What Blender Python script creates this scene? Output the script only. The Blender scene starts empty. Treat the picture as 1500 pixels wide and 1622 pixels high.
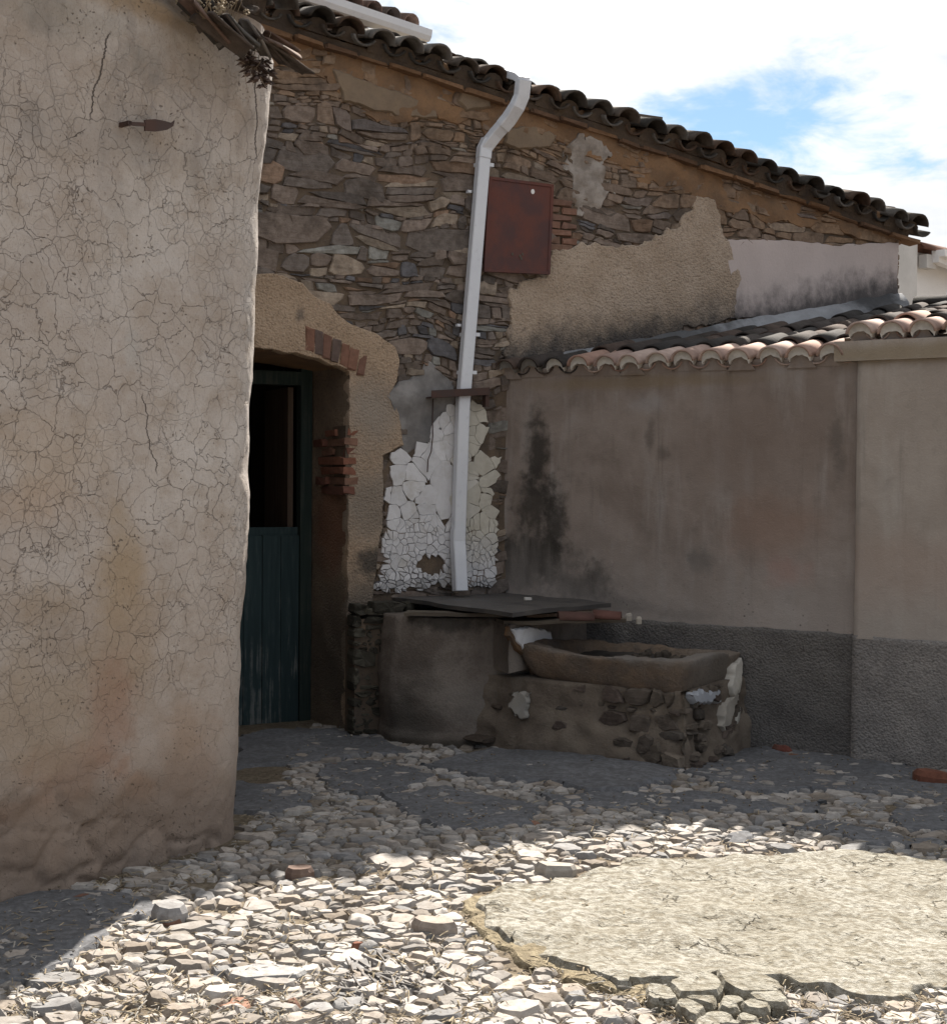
import bpy, math, random
import numpy as np
from mathutils import Vector, noise as mnoise
from mathutils.geometry import delaunay_2d_cdt

R = random.Random(7)
scene = bpy.context.scene
COL = scene.collection

# ------------------------------------------------------------------ camera, sky, sun, exposure
F_PX, PW, PH = 2194.0, 1500.0, 1622.0
EYE = 1.55
ROLL = 0.008
PITCH = math.atan((811 - 760) / F_PX)          # slightly downwards

cam_d = bpy.data.cameras.new('camera')
cam = bpy.data.objects.new('camera', cam_d)
COL.objects.link(cam)
cam_d.sensor_fit = 'HORIZONTAL'
cam_d.sensor_width = 36.0
cam_d.lens = 36.0 * F_PX / PW
cam_d.clip_start, cam_d.clip_end = 0.05, 2000
from mathutils import Matrix
cam.matrix_world = (Matrix.Translation((0, 0, EYE)) @ Matrix.Rotation(math.pi / 2 - PITCH, 4, 'X')
                    @ Matrix.Rotation(ROLL, 4, 'Z'))
scene.camera = cam

SUN_DIR = Vector((0.195, 0.87, 1.055)).normalized()      # towards the sun
sun_el = math.asin(SUN_DIR.z)
sun_az = math.atan2(SUN_DIR.x, SUN_DIR.y)
sd = bpy.data.lights.new('sun', 'SUN')
sd.energy, sd.angle, sd.color = 5.0, math.radians(0.5), (1.0, 0.93, 0.83)
so = bpy.data.objects.new('sun', sd)
COL.objects.link(so)
so.location = (3, 12, 14)
so.rotation_euler = SUN_DIR.to_track_quat('Z', 'Y').to_euler()

world = bpy.data.worlds.new('World')
scene.world = world
world.use_nodes = True
SKY_STRENGTH = 0.05
scene.view_settings.view_transform = 'Standard'
scene.view_settings.look = 'None'
scene.view_settings.exposure = 1.48
scene.view_settings.gamma = 1.0
scene.view_settings.use_curve_mapping = False


# ------------------------------------------------------------------ node helper
class NT:
    def __init__(s, tree):
        s.t = tree; s.n = tree.nodes; s.l = tree.links
    def new(s, typ, **kw):
        n = s.n.new(typ)
        for k, v in kw.items(): setattr(n, k, v)
        return n
    def put(s, sock, v):
        if v is None: return
        if isinstance(v, bpy.types.NodeSocket): s.l.new(v, sock)
        elif isinstance(v, (tuple, list)) and len(v) == 3 and sock.type == 'RGBA': sock.default_value = (*v, 1)
        else: sock.default_value = v
    def math(s, op, a, b=None, c=None, clamp=False):
        n = s.new('ShaderNodeMath', operation=op, use_clamp=clamp)
        for i, v in enumerate((a, b, c)): s.put(n.inputs[i], v)
        return n.outputs[0]
    def vmath(s, op, a, b=None, scale=None):
        n = s.new('ShaderNodeVectorMath', operation=op)
        s.put(n.inputs[0], a); s.put(n.inputs[1], b)
        if scale is not None: s.put(n.inputs['Scale'], scale)
        return n.outputs['Value'] if op in ('DOT_PRODUCT', 'LENGTH', 'DISTANCE') else n.outputs[0]
    def noise(s, vec, scale, detail=4, rough=0.55, dist=0.0, color=False):
        n = s.new('ShaderNodeTexNoise')
        s.put(n.inputs['Vector'], vec); s.put(n.inputs['Scale'], scale)
        s.put(n.inputs['Detail'], detail); s.put(n.inputs['Roughness'], rough); s.put(n.inputs['Distortion'], dist)
        return n.outputs['Color'] if color else n.outputs['Fac']
    def vor(s, vec, scale, feature='DISTANCE_TO_EDGE', rand=1.0, out=0):
        n = s.new('ShaderNodeTexVoronoi', feature=feature)
        s.put(n.inputs['Vector'], vec); s.put(n.inputs['Scale'], scale); s.put(n.inputs['Randomness'], rand)
        return n.outputs[out]
    def mr(s, v, a, b, c=0.0, d=1.0, smooth=True):
        n = s.new('ShaderNodeMapRange', interpolation_type='SMOOTHSTEP' if smooth else 'LINEAR')
        for i, x in enumerate((v, a, b, c, d)): s.put(n.inputs[i], x)
        return n.outputs[0]
    def mix(s, f, a, b, blend='MIX'):
        n = s.new('ShaderNodeMix', data_type='RGBA', blend_type=blend)
        s.put(n.inputs[0], f); s.put(n.inputs[6], a); s.put(n.inputs[7], b)
        return n.outputs[2]
    def attr(s, name, out='Color'):
        return s.new('ShaderNodeAttribute', attribute_name=name).outputs[out]


class Mat(NT):
    def __init__(s, name, rough=0.9, spec=0.3, metal=0.0):
        s.m = bpy.data.materials.new(name); s.m.use_nodes = True
        super().__init__(s.m.node_tree)
        s.n.clear()
        s.out = s.new('ShaderNodeOutputMaterial'); s.bsdf = s.new('ShaderNodeBsdfPrincipled')
        s.l.new(s.bsdf.outputs[0], s.out.inputs[0])
        s.bsdf.inputs['Roughness'].default_value = rough
        s.bsdf.inputs['Specular IOR Level'].default_value = spec
        s.bsdf.inputs['Metallic'].default_value = metal
        s.P = s.new('ShaderNodeNewGeometry').outputs['Position']
    def base(s, c): s.put(s.bsdf.inputs['Base Color'], c)
    def rough(s, v): s.put(s.bsdf.inputs['Roughness'], v)
    def bump(s, h, strength=0.5, dist=0.01):
        n = s.new('ShaderNodeBump')
        n.inputs['Strength'].default_value = strength; n.inputs['Distance'].default_value = dist
        s.put(n.inputs['Height'], h)
        s.l.new(n.outputs[0], s.bsdf.inputs['Normal'])
    def frame(s, ax, ay, sx=1, sy=1, sz=1):
        """coordinates along a wall, out of it and up it, each scaled"""
        a = s.vmath('DOT_PRODUCT', s.P, (ax[0] * sx, ax[1] * sx, 0))
        b = s.vmath('DOT_PRODUCT', s.P, (ay[0] * sy, ay[1] * sy, 0))
        z = s.vmath('DOT_PRODUCT', s.P, (0, 0, sz))
        n = s.new('ShaderNodeCombineXYZ')
        s.put(n.inputs[0], a); s.put(n.inputs[1], b); s.put(n.inputs[2], z)
        return n.outputs[0]
    def spot(s, c, r, soft=0.6, wob=0.5, wscale=6.0):
        """stain round point c with radii r (world axes), ragged outline"""
        v = s.vmath('SUBTRACT', s.P, tuple(c))
        v = s.vmath('DIVIDE', v, tuple(r))
        L = s.vmath('LENGTH', v)
        nz = s.noise(s.P, wscale, 4, 0.6)
        L = s.math('ADD', L, s.math('MULTIPLY', s.math('SUBTRACT', nz, 0.5), wob * 2))
        return s.mr(L, 1.0 + soft * 0.4, 1.0 - soft, 0, 1)


# ------------------------------------------------------------------ pixel -> place
def ray(x, y):
    dx, dy = x - 750.0, y - 811.0
    c, s_ = math.cos(ROLL), math.sin(ROLL)
    dxr = c * dx + s_ * dy; dyr = c * dy - s_ * dx
    v = (dxr / F_PX, 1.0, -dyr / F_PX)
    cp, sp = math.cos(PITCH), math.sin(PITCH)
    return np.array([v[0], v[1] * cp + v[2] * sp, -v[1] * sp + v[2] * cp])
def on_z(x, y, z=0.0):
    r = ray(x, y); t = (z - EYE) / r[2]
    return np.array([r[0] * t, r[1] * t, z])
def on_plane(x, y, p, n):
    r = ray(x, y); n = np.array(n, float); p = np.array(p, float)
    t = (n @ (p - np.array([0, 0, EYE]))) / (n @ r)
    return r * t + np.array([0, 0, EYE])

def unit(v):
    v = np.array(v, float); return v / np.linalg.norm(v)

# house front: foot of the door jamb, direction along the wall, outward normal
WA = math.radians(25.5)
HJ = on_z(548, 1160)
HD = np.array([math.cos(WA), math.sin(WA), 0.0])
HN = np.array([math.sin(WA), -math.cos(WA), 0.0])
HM = -HN
def hp(u, z, w=0.0): return HJ * [1, 1, 0] + HD * u + HN * w + np.array([0, 0, z])
def hpx(x, y, w=0.0):
    p = on_plane(x, y, HJ + HN * w, HN); return ((p - HJ) @ HD, p[2])
# shed front
_c = on_plane(803, 600, HJ, HN)
SC = np.array([_c[0], _c[1], 0.0])
SE = on_z(1345, 1203)
SD = unit((SE - SC) * [1, 1, 0])
SN = np.array([SD[1], -SD[0], 0.0])
if SN[1] > 0: SN = -SN
def sp(u, z, w=0.0): return SC + SD * u + SN * w + np.array([0, 0, z])
def spx(x, y, w=0.0):
    p = on_plane(x, y, SC + SN * w, SN); return ((p - SC) @ SD, p[2])
Z3 = np.array([0, 0, 1.0])

# ------------------------------------------------------------------ object helpers
def mesh_data(name, verts, faces, mat, smooth=False, cols=None, mats=None):
    me = bpy.data.meshes.new(name)
    me.from_pydata([tuple(map(float, v)) for v in verts], [], [tuple(f) for f in faces])
    if mat is not None:
        for m in (mat if isinstance(mat, (list, tuple)) else [mat]): me.materials.append(m)
    if smooth: me.polygons.foreach_set('use_smooth', [True] * len(me.polygons))
    if cols is not None:
        a = me.attributes.new('col', 'FLOAT_COLOR', 'FACE')
        if len(cols) == 3 and not hasattr(cols[0], '__len__'): cols = [cols] * len(faces)
        a.data.foreach_set('color', np.array([(*c, 1.0) for c in cols], np.float32).ravel())
    me.update()
    if smooth == 'sharp':
        me.set_sharp_from_angle(angle=math.radians(38))
    return me
def add(name, me, parent=None, loc=None, kind=None):
    o = bpy.data.objects.new(name, me); COL.objects.link(o)
    if parent is not None: o.parent = parent
    if loc is not None: o.location = loc
    if kind: o['kind'] = kind
    return o
def obj(name, verts, faces, mat, parent=None, smooth=False, cols=None, kind=None):
    return add(name, mesh_data(name, verts, faces, mat, smooth, cols), parent, None, kind)
def tag(o, label, cat, group=None):
    o['label'] = label; o['category'] = cat
    if group: o['group'] = group
    return o
def thing(name, label, cat, group=None):
    o = bpy.data.objects.new(name, None); COL.objects.link(o)
    o.empty_display_size = 0.2
    return tag(o, label, cat, group)
class MB:
    """gathers pieces of ONE part"""
    def __init__(s): s.v = []; s.f = []; s.c = []
    def put(s, v, f, c=(0.5, 0.5, 0.5)):
        k = len(s.v); s.v += [tuple(p) for p in v]
        s.f += [tuple(i + k for i in q) for q in f]; s.c += [c] * len(f)
    def box(s, o, ax, ay, az, c=(.5, .5, .5)):
        o, ax, ay, az = (np.array(q, float) for q in (o, ax, ay, az))
        v = [o + ax * i + ay * j + az * k for k in (0, 1) for j in (0, 1) for i in (0, 1)]
        s.put(v, [(0, 2, 3, 1), (4, 5, 7, 6), (0, 1, 5, 4), (2, 6, 7, 3), (0, 4, 6, 2), (1, 3, 7, 5)], c)
    def build(s, name, mat, parent=None, smooth=False, kind=None):
        return obj(name, s.v, s.f, mat, parent, smooth, s.c, kind)

def nz(p, sc=1.0, off=0.0):
    return mnoise.noise(Vector((p[0] * sc + off, p[1] * sc + off * 1.7, p[2] * sc - off)))
def fbm(p, sc=1.0, off=0.0, o=4):
    t, a, k = 0.0, 1.0, sc
    for i in range(o):
        t += a * nz(p, k, off + i * 7.3); a *= 0.5; k *= 2.03
    return t

def jit(c, rn, a, b):
    k = rn.uniform(a, b); return tuple(x * k for x in c)
def inside(p, poly):
    x, y = p; r = False; n = len(poly); j = n - 1
    for i in range(n):
        xi, yi = poly[i]; xj, yj = poly[j]
        if (yi > y) != (yj > y) and x < (xj - xi) * (y - yi) / (yj - yi) + xi: r = not r
        j = i
    return r
def clip_half(poly, nx, ny, d):
    """keep the side nx*x+ny*y <= d"""
    out = []; n = len(poly)
    for i in range(n):
        a, b = poly[i], poly[(i + 1) % n]
        da, db = nx * a[0] + ny * a[1] - d, nx * b[0] + ny * b[1] - d
        if da <= 0: out.append(a)
        if (da < 0 < db) or (db < 0 < da):
            t = da / (da - db); out.append((a[0] + (b[0] - a[0]) * t, a[1] + (b[1] - a[1]) * t))
    return out
def courses(box, hs, ws, rnd, tall=0.14):
    """irregular coursed rubble: list of outlines"""
    u0, z0, u1, z1 = box; out = []; z = z0; k = 0
    while z < z1:
        H = rnd.choice(hs) * rnd.uniform(.8, 1.25); u = u0 - rnd.uniform(0, .3); k += 1
        def bed(x, zz, kk): return zz + .035 * nz((x, kk * 3.1, 0), 1.6, 2) + .018 * nz((x, kk * 1.7, 0), 5, 5)
        s0 = rnd.uniform(-.4, .4) * H
        while u < u1:
            W = max(.06, min(.55, H * rnd.choice(ws) * rnd.uniform(.7, 1.35))); s1 = rnd.uniform(-.55, .55) * H
            j = lambda: rnd.uniform(-.16, .16) * H
            up = H * (rnd.uniform(.25, .7) if rnd.random() < tall else 0)
            b0, b1 = bed(u, z, k) + j(), bed(u + W, z, k) + j()
            t0, t1 = bed(u, z + H, k + 1) + j() + up * rnd.random(), bed(u + W, z + H, k + 1) + j() + up * rnd.random()
            a = rnd.uniform(.25, .75); c = rnd.uniform(.25, .75)
            pl = [(u - s0 / 2, b0), (u + W * a, (b0 + b1) / 2 - abs(j()) * .9), (u + W - s1 / 2, b1), (u + W + s1 / 2, t1), (u + W * c, (t0 + t1) / 2 + abs(j()) * .9), (u + s0 / 2, t0)]
            n = 1
            if H > .055 and W > .12: n = rnd.choice((1, 1, 1, 2, 2, 3))
            if n == 1: out.append(pl)
            else:
                rest = pl; tl = (b1 - b0) / W + rnd.uniform(-.12, .12)
                for q in range(1, n):
                    zc = min(b0, b1) + (H + up) * (q + rnd.uniform(-.2, .2)) / n; d = zc - tl * (u + W / 2)
                    p1 = clip_half(rest, -tl, 1.0, d); rest = clip_half(rest, tl, -1.0, -d)
                    if len(p1) >= 3: out.append(p1)
                    if len(rest) < 3: break
                if len(rest) >= 3: out.append(rest)
            u += W; s0 = s1
        z += H
    return out
def cells(pts, wts, box, K=26):
    """power diagram of the points, clipped to a box: one convex polygon per point"""
    P = np.array(pts); W = np.array(wts); res = []
    x0, y0, x1, y1 = box
    N2 = (P ** 2).sum(1)
    for i in range(len(P)):
        d2 = ((P - P[i]) ** 2).sum(1)
        nb = np.argpartition(d2, min(K, len(P) - 1))[:K + 1]
        nb = nb[np.argsort(d2[nb])]
        poly = [(x0, y0), (x1, y0), (x1, y1), (x0, y1)]
        for j in nb:
            if j == i: continue
            nx, ny = 2 * (P[j] - P[i])
            d = N2[j] - N2[i] - W[j] + W[i]
            poly = clip_half(poly, nx, ny, d)
            if len(poly) < 3: break
        res.append(poly if len(poly) >= 3 else None)
    return res
def scatter(box, classes, rnd, keep=None):
    """dart throwing, large radii first; classes: (radius, tries)"""
    x0, y0, x1, y1 = box; cs = max(c[0] for c in classes) * 2 + 1e-6; grid = {}; out = []
    for r, tries in classes:
        for _ in range(tries):
            p = (rnd.uniform(x0, x1), rnd.uniform(y0, y1))
            if keep and not keep(p): continue
            rr = r * rnd.uniform(0.82, 1.18)
            gx, gy = int(p[0] // cs), int(p[1] // cs); ok = True
            for ax in (gx - 1, gx, gx + 1):
                for ay in (gy - 1, gy, gy + 1):
                    for q in grid.get((ax, ay), ()):
                        if (q[0] - p[0]) ** 2 + (q[1] - p[1]) ** 2 < (0.92 * (q[2] + rr)) ** 2: ok = False; break
                    if not ok: break
                if not ok: break
            if ok:
                q = (p[0], p[1], rr); out.append(q); grid.setdefault((gx, gy), []).append(q)
    return out
def centroid(poly):
    a = cx = cy = 0.0
    for i in range(len(poly)):
        x0, y0 = poly[i]; x1, y1 = poly[(i + 1) % len(poly)]
        k = x0 * y1 - x1 * y0; a += k; cx += (x0 + x1) * k; cy += (y0 + y1) * k
    if abs(a) < 1e-9: return (sum(p[0] for p in poly) / len(poly), sum(p[1] for p in poly) / len(poly)), 0.0
    return (cx / (3 * a), cy / (3 * a)), abs(a) / 2
def rough_outline(poly, step, amp, nmax=14, off=0.0, cut=0.22, nsc=18):
    """polygon with clipped corners and wandering edges"""
    q = []
    n = len(poly)
    for i in range(n):
        a, b = poly[i], poly[(i + 1) % n]
        L = math.hypot(b[0] - a[0], b[1] - a[1])
        if L < 1e-5: continue
        c = min(cut, 0.012 / L + 0.04)
        ts = [c, 1 - c]
        m = int(L / step)
        if m > 1: ts = [c] + [c + (1 - 2 * c) * k / m for k in range(1, m)] + [1 - c]
        for t in ts: q.append((a[0] + (b[0] - a[0]) * t, a[1] + (b[1] - a[1]) * t))
    while len(q) > nmax:
        k = min(range(len(q)), key=lambda i: math.hypot(q[i][0] - q[i - 1][0], q[i][1] - q[i - 1][1]))
        q.pop(k)
    return [(x + amp * nz((x, y, off), nsc, 3), y + amp * nz((x, y, off), nsc, 31)) for x, y in q]
def shrink(poly, g):
    xs = [p[0] for p in poly]; ys = [p[1] for p in poly]
    cx, cy = (min(xs) + max(xs)) / 2, (min(ys) + max(ys)) / 2
    sx = max(0.5, 1 - 2 * g / (max(xs) - min(xs) + 1e-6)); sy = max(0.5, 1 - 2 * g / (max(ys) - min(ys) + 1e-6))
    return [(cx + (x - cx) * sx, cy + (y - cy) * sy) for x, y in poly]
def stone_piece(poly, h, back, bev, rnd, place, tilt=0.12, dome=0.0, rings=1):
    """one stone from its outline: sides, bevelled shoulder, uneven face. place(x,y,w)->3D"""
    n = len(poly); (cx, cy), A = centroid(poly)
    ext = math.sqrt(A) + 1e-6
    tx, ty = rnd.uniform(-tilt, tilt), rnd.uniform(-tilt, tilt)
    lim = h * 0.45
    def hh(x, y, k): return h + max(-lim, min(lim, tx * (x - cx) + ty * (y - cy))) + k
    v = [place(x, y, back) for x, y in poly]
    f = []
    prof = [(1.0, -bev * 1.3)] + [(1 - (i + 1) * (bev / ext) * 1.5 - (0.25 * i), dome * (i + 1) / rings) for i in range(rings)]
    for s_, dh in prof:
        s_ = max(0.25, s_)
        for x, y in poly:
            xx, yy = cx + (x - cx) * s_, cy + (y - cy) * s_
            v.append(place(xx, yy, hh(xx, yy, dh) + rnd.uniform(-1, 1) * h * 0.06))
    v.append(place(cx, cy, hh(cx, cy, dome * 1.15) + rnd.uniform(-1, 1) * h * 0.08))
    L = len(prof)
    for k in range(L):
        for i in range(n):
            j = (i + 1) % n
            f.append((k * n + i, k * n + j, (k + 1) * n + j, (k + 1) * n + i))
    for i in range(n): f.append((L * n + i, L * n + (i + 1) % n, (L + 1) * n))
    return v, f

def ragged(poly, step, amp, sc, off=0.0):
    out = []
    n = len(poly)
    for i in range(n):
        a, b = np.array(poly[i]), np.array(poly[(i + 1) % n])
        m = max(1, int(np.linalg.norm(b - a) / step))
        for k in range(m):
            p = a + (b - a) * k / m
            q = (p[0], p[1], off)
            out.append((p[0] + amp * fbm(q, sc, 5, 4), p[1] + amp * fbm(q, sc, 55, 4)))
    return out
def coat(name, poly, place, mat, parent, top=0.03, back=-0.02, step=0.02, amp=0.025, sc=7, grid=0.04, und=0.006, inset=0.006, off=0.0, smooth=True, col=None, rag=True, seed=0):
    """a layer of plaster, cement or clay: ragged outline, undulating face, broken edge"""
    rn = random.Random(seed + len(poly))
    pl = ragged(poly, step, amp, sc, off) if rag else list(poly)
    n = len(pl)
    ar = sum(pl[i][0] * pl[(i + 1) % n][1] - pl[(i + 1) % n][0] * pl[i][1] for i in range(n))
    if ar < 0: pl.reverse()
    ins = []
    for i in range(n):
        a, b = np.array(pl[i - 1]), np.array(pl[(i + 1) % n])
        t = b - a; L = np.linalg.norm(t) + 1e-9
        ins.append((pl[i][0] - t[1] / L * inset, pl[i][1] + t[0] / L * inset))
    xs = [p[0] for p in pl]; ys = [p[1] for p in pl]
    inner = []
    y = min(ys)
    while y < max(ys):
        x = min(xs)
        while x < max(xs):
            p = (x + rn.uniform(-.3, .3) * grid, y + rn.uniform(-.3, .3) * grid)
            if inside(p, ins): inner.append(p)
            x += grid
        y += grid
    vs = [Vector(p) for p in ins] + [Vector(p) for p in inner]
    r = delaunay_2d_cdt(vs, [], [list(range(n))], 1, 1e-5)
    v2, f2 = r[0], r[2]
    def top_of(x, y): return top + und * fbm((x, y, off), 5.0, 9, 4)
    V = [place(p[0], p[1], top_of(p[0], p[1])) for p in v2]; F = [tuple(q) for q in f2]
    k = len(V)
    for i in range(n): V.append(place(ins[i][0], ins[i][1], top_of(*ins[i])))
    for i in range(n): V.append(place(pl[i][0], pl[i][1], top - inset * 1.2))
    for i in range(n): V.append(place(pl[i][0], pl[i][1], back))
    for i in range(n):
        j = (i + 1) % n
        F.append((k + i, k + j, k + n + j, k + n + i)); F.append((k + n + i, k + n + j, k + 2 * n + j, k + 2 * n + i))
    return obj(name, V, F, mat, parent, smooth, col if col else (0.5, 0.5, 0.5)), pl

def tile_shell(L, r0, r1, th, arc=math.pi, seg=10, up=True, sag=0.0):
    """a clay barrel tile along +Y (low end at 0), opening downwards if up"""
    V = []; F = []; sgn = 1 if up else -1
    ys = (0, L * 0.5, L)
    for rad in (0, th):
        for y in ys:
            r = r0 + (r1 - r0) * y / L - rad
            for i in range(seg + 1):
                a = (math.pi - arc) / 2 + arc * i / seg
                V.append((math.cos(a) * r, y, sgn * (math.sin(a) * r * (0.92))))
    n = seg + 1; B = n * len(ys)
    for lay in (0, B):
        for k in range(len(ys) - 1):
            for i in range(seg):
                q = (lay + k * n + i, lay + k * n + i + 1, lay + (k + 1) * n + i + 1, lay + (k + 1) * n + i)
                F.append(q if lay else q[::-1])
    for i in range(seg):
        F.append((i, i + 1, B + i + 1, B + i)); t = 2 * n
        F.append((t + i, B + t + i, B + t + i + 1, t + i + 1))
    for k in range(len(ys) - 1):
        a, b = k * n, (k + 1) * n
        F.append((a, B + a, B + b, b)); a += seg; b += seg
        F.append((a, b, B + b, B + a))
    return V, F
def basis(o, ax, ay, az):
    m = Matrix.Identity(4)
    for i, a in enumerate((ax, ay, az)):
        for k in range(3): m[k][i] = float(a[k])
    for k in range(3): m[k][3] = float(o[k])
    return m
def in_view(p):
    q = np.array(p) - np.array([0, 0, EYE])
    if q[1] < 0.5: return False
    return abs(q[0] / q[1]) < 0.36 and -0.42 < q[2] / q[1] < 0.40

# ------------------------------------------------------------------ sky shader
def build_world():
    w = NT(world.node_tree); w.n.clear()
    out = w.new('ShaderNodeOutputWorld'); bg = w.new('ShaderNodeBackground')
    w.l.new(bg.outputs[0], out.inputs[0]); bg.inputs['Strength'].default_value = SKY_STRENGTH
    sky = w.new('ShaderNodeTexSky', sky_type='NISHITA')
    sky.sun_disc = False; sky.sun_elevation = sun_el; sky.sun_rotation = sun_az
    sky.air_density = 1.0; sky.dust_density = 0.6; sky.ozone_density = 1.0
    d = w.new('ShaderNodeTexCoord').outputs['Generated']
    sep = w.new('ShaderNodeSeparateXYZ'); w.put(sep.inputs[0], d)
    zz = w.math('ADD', w.math('MAXIMUM', sep.outputs[2], 0.0), 0.22)
    cx = w.math('DIVIDE', sep.outputs[0], zz); cy = w.math('DIVIDE', sep.outputs[1], zz)
    cb = w.new('ShaderNodeCombineXYZ'); w.put(cb.inputs[0], cx); w.put(cb.inputs[1], cy); cb.inputs[2].default_value = 3.1
    n1 = w.noise(cb.outputs[0], 1.3, 6, 0.58, 0.3)
    n2 = w.noise(cb.outputs[0], 5.0, 7, 0.62, 0.5)
    cov = w.math('ADD', n1, w.math('MULTIPLY', w.math('SUBTRACT', n2, 0.5), 0.55))
    # an opening in the clouds above the eave
    g1 = unit(ray(1185, 172)); v = w.vmath('SUBTRACT', d, tuple(g1)); v = w.vmath('DIVIDE', v, (0.085, 0.085, 0.040))
    L = w.vmath('LENGTH', v)
    hole = w.mr(L, 0.0, 1.5, 0.265, 0.0)
    g2 = unit(ray(1470, 245)); v2 = w.vmath('DIVIDE', w.vmath('SUBTRACT', d, tuple(g2)), (0.10, 0.10, 0.030))
    hole2 = w.mr(w.vmath('LENGTH', v2), 0.0, 1.6, 0.19, 0.0)
    cov = w.math('SUBTRACT', w.math('SUBTRACT', cov, hole), hole2)
    m = w.mr(cov, 0.20, 0.40, 0.0, 1.0)
    shade = w.noise(cb.outputs[0], 3.0, 5, 0.6)
    cc = w.mix(w.mr(shade, 0.35, 0.6), (6.6, 6.8, 7.1), (8.2, 8.2, 8.2))
    # clouds brighter towards the sun; dimmed and blued away from it to cut fill light
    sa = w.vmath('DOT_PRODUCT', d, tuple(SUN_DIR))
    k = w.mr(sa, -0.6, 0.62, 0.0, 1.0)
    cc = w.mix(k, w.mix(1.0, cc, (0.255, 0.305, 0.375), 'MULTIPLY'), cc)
    blue = w.mix(1.0, sky.outputs[0], (CLEAR[0], CLEAR[1], CLEAR[2]), 'MULTIPLY')
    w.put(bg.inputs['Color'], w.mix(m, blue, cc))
CLEAR = (0.70, 0.84, 0.90)
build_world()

# ------------------------------------------------------------------ materials
def m_left_plaster():
    m = Mat('cracked_lime_plaster', 0.95, 0.15)
    P = m.P
    big = m.noise(P, 1.6, 5, 0.6); mid = m.noise(P, 6, 6, 0.65); fine = m.noise(P, 60, 5, 0.7)
    c = m.mix(m.mr(big, 0.38, 0.62), (0.45, 0.40, 0.365), (0.535, 0.495, 0.465))
    c = m.mix(m.mr(mid, 0.45, 0.70, 0, 0.7), c, (0.37, 0.31, 0.26))
    c = m.mix(m.mr(m.noise(P, 13, 5, .7, .6), 0.52, 0.68, 0, 0.45), c, (0.54, 0.495, 0.465))
    L = lambda x, y: on_z(x, y) if False else left_px(x, y)
    def st(x, y, r, col, f, wob=0.6, ws=7, soft=0.7):
        nonlocal c
        c = m.mix(m.math('MULTIPLY', m.spot(L(x, y), r, soft, wob, ws), f), c, col)
    st(60, 720, (.3, .3, .22), (0.43, 0.33, 0.24), 0.45)
    st(30, 800, (.25, .25, .10), (0.40, 0.28, 0.19), 0.45)
    st(175, 900, (.13, .13, .28), (0.34, 0.25, 0.15), 0.75)
    st(200, 1010, (.22, .22, .30), (0.36, 0.27, 0.18), 0.6)
    st(170, 1130, (.14, .14, .26), (0.33, 0.185, 0.13), 0.75, 0.9, 9)
    st(300, 1200, (.16, .16, .2), (0.33, 0.22, 0.16), 0.6, 0.9, 8)
    st(110, 1225, (.26, .26, .15), (0.36, 0.20, 0.14), 0.75, 0.9, 9)
    st(215, 1252, (.12, .12, .07), (0.38, 0.215, 0.13), 0.7, 1.0, 12)
    st(20, 1290, (.25, .25, .05), (0.35, 0.19, 0.12), 0.6, 0.9, 10)
    st(290, 1160, (.14, .14, .14), (0.37, 0.27, 0.20), 0.7)
    st(60, 1130, (.3, .3, .3), (0.36, 0.29, 0.21), 0.7)
    st(120, 1330, (.5, .5, .22), (0.25, 0.185, 0.14), 0.7, 0.9, 6)
    st(60, 960, (.22, .22, .10), (0.35, 0.27, 0.19), 0.6, 0.9, 9)
    st(150, 230, (.55, .55, .10), (0.37, 0.335, 0.31), 0.5, 0.9, 7)
    st(200, 100, (.14, .14, .10), (0.20, 0.21, 0.20), 0.6, 0.9, 14)
    st(275, 110, (.10, .10, .10), (0.26, 0.28, 0.27), 0.6, 0.9, 14)
    st(60, 25, (.3, .3, .12), (0.30, 0.28, 0.25), 0.7, 0.9, 9)
    st(190, 215, (.12, .12, .16), (0.27, 0.26, 0.25), 0.55, 0.8, 11)
    st(190, 560, (.07, .07, .14), (0.47, 0.47, 0.46), 0.7, 0.8, 12)
    st(385, 500, (.06, .06, .18), (0.50, 0.47, 0.45), 0.7, 0.7, 12)
    st(200, 20, (.5, .5, .07), (0.30, 0.20, 0.10), 0.75, 0.7, 8)
    st(265, 40, (.14, .14, .10), (0.22, 0.15, 0.08), 0.75, 0.7, 10)
    # rising damp and dirt at the foot
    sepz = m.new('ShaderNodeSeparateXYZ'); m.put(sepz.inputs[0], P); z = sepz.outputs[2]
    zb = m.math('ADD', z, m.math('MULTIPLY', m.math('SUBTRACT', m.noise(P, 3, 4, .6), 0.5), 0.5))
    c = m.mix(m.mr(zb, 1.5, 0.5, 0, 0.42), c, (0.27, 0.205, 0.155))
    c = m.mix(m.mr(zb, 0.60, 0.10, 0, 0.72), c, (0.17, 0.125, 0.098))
    fz = m.frame(LDIR, LNRM, 4, 4, 1.6); run = m.noise(fz, 1.3, 6, 0.68)
    c = m.mix(m.math('MULTIPLY', m.mr(run, 0.47, 0.66), m.mr(z, 2.3, 3.1, 0.12, 0.62)), c, (0.235, 0.215, 0.20))
    # crackle: large plates, then finer ones in places
    w1 = m.noise(P, 5, 4, 0.6, color=True)
    q = m.vmath('ADD', P, m.vmath('SCALE', m.vmath('SUBTRACT', w1, (0.5, 0.5, 0.5)), scale=0.15))
    w2 = m.noise(P, 25, 3, 0.6, color=True)
    q = m.vmath('ADD', q, m.vmath('SCALE', m.vmath('SUBTRACT', w2, (0.5, 0.5, 0.5)), scale=0.032))
    q3 = m.vmath('ADD', P, m.vmath('SCALE', m.vmath('SUBTRACT', w1, (0.5, 0.5, 0.5)), scale=0.05))
    q3 = m.vmath('ADD', q3, m.vmath('SCALE', m.vmath('SUBTRACT', w2, (0.5, 0.5, 0.5)), scale=0.018))
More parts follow.
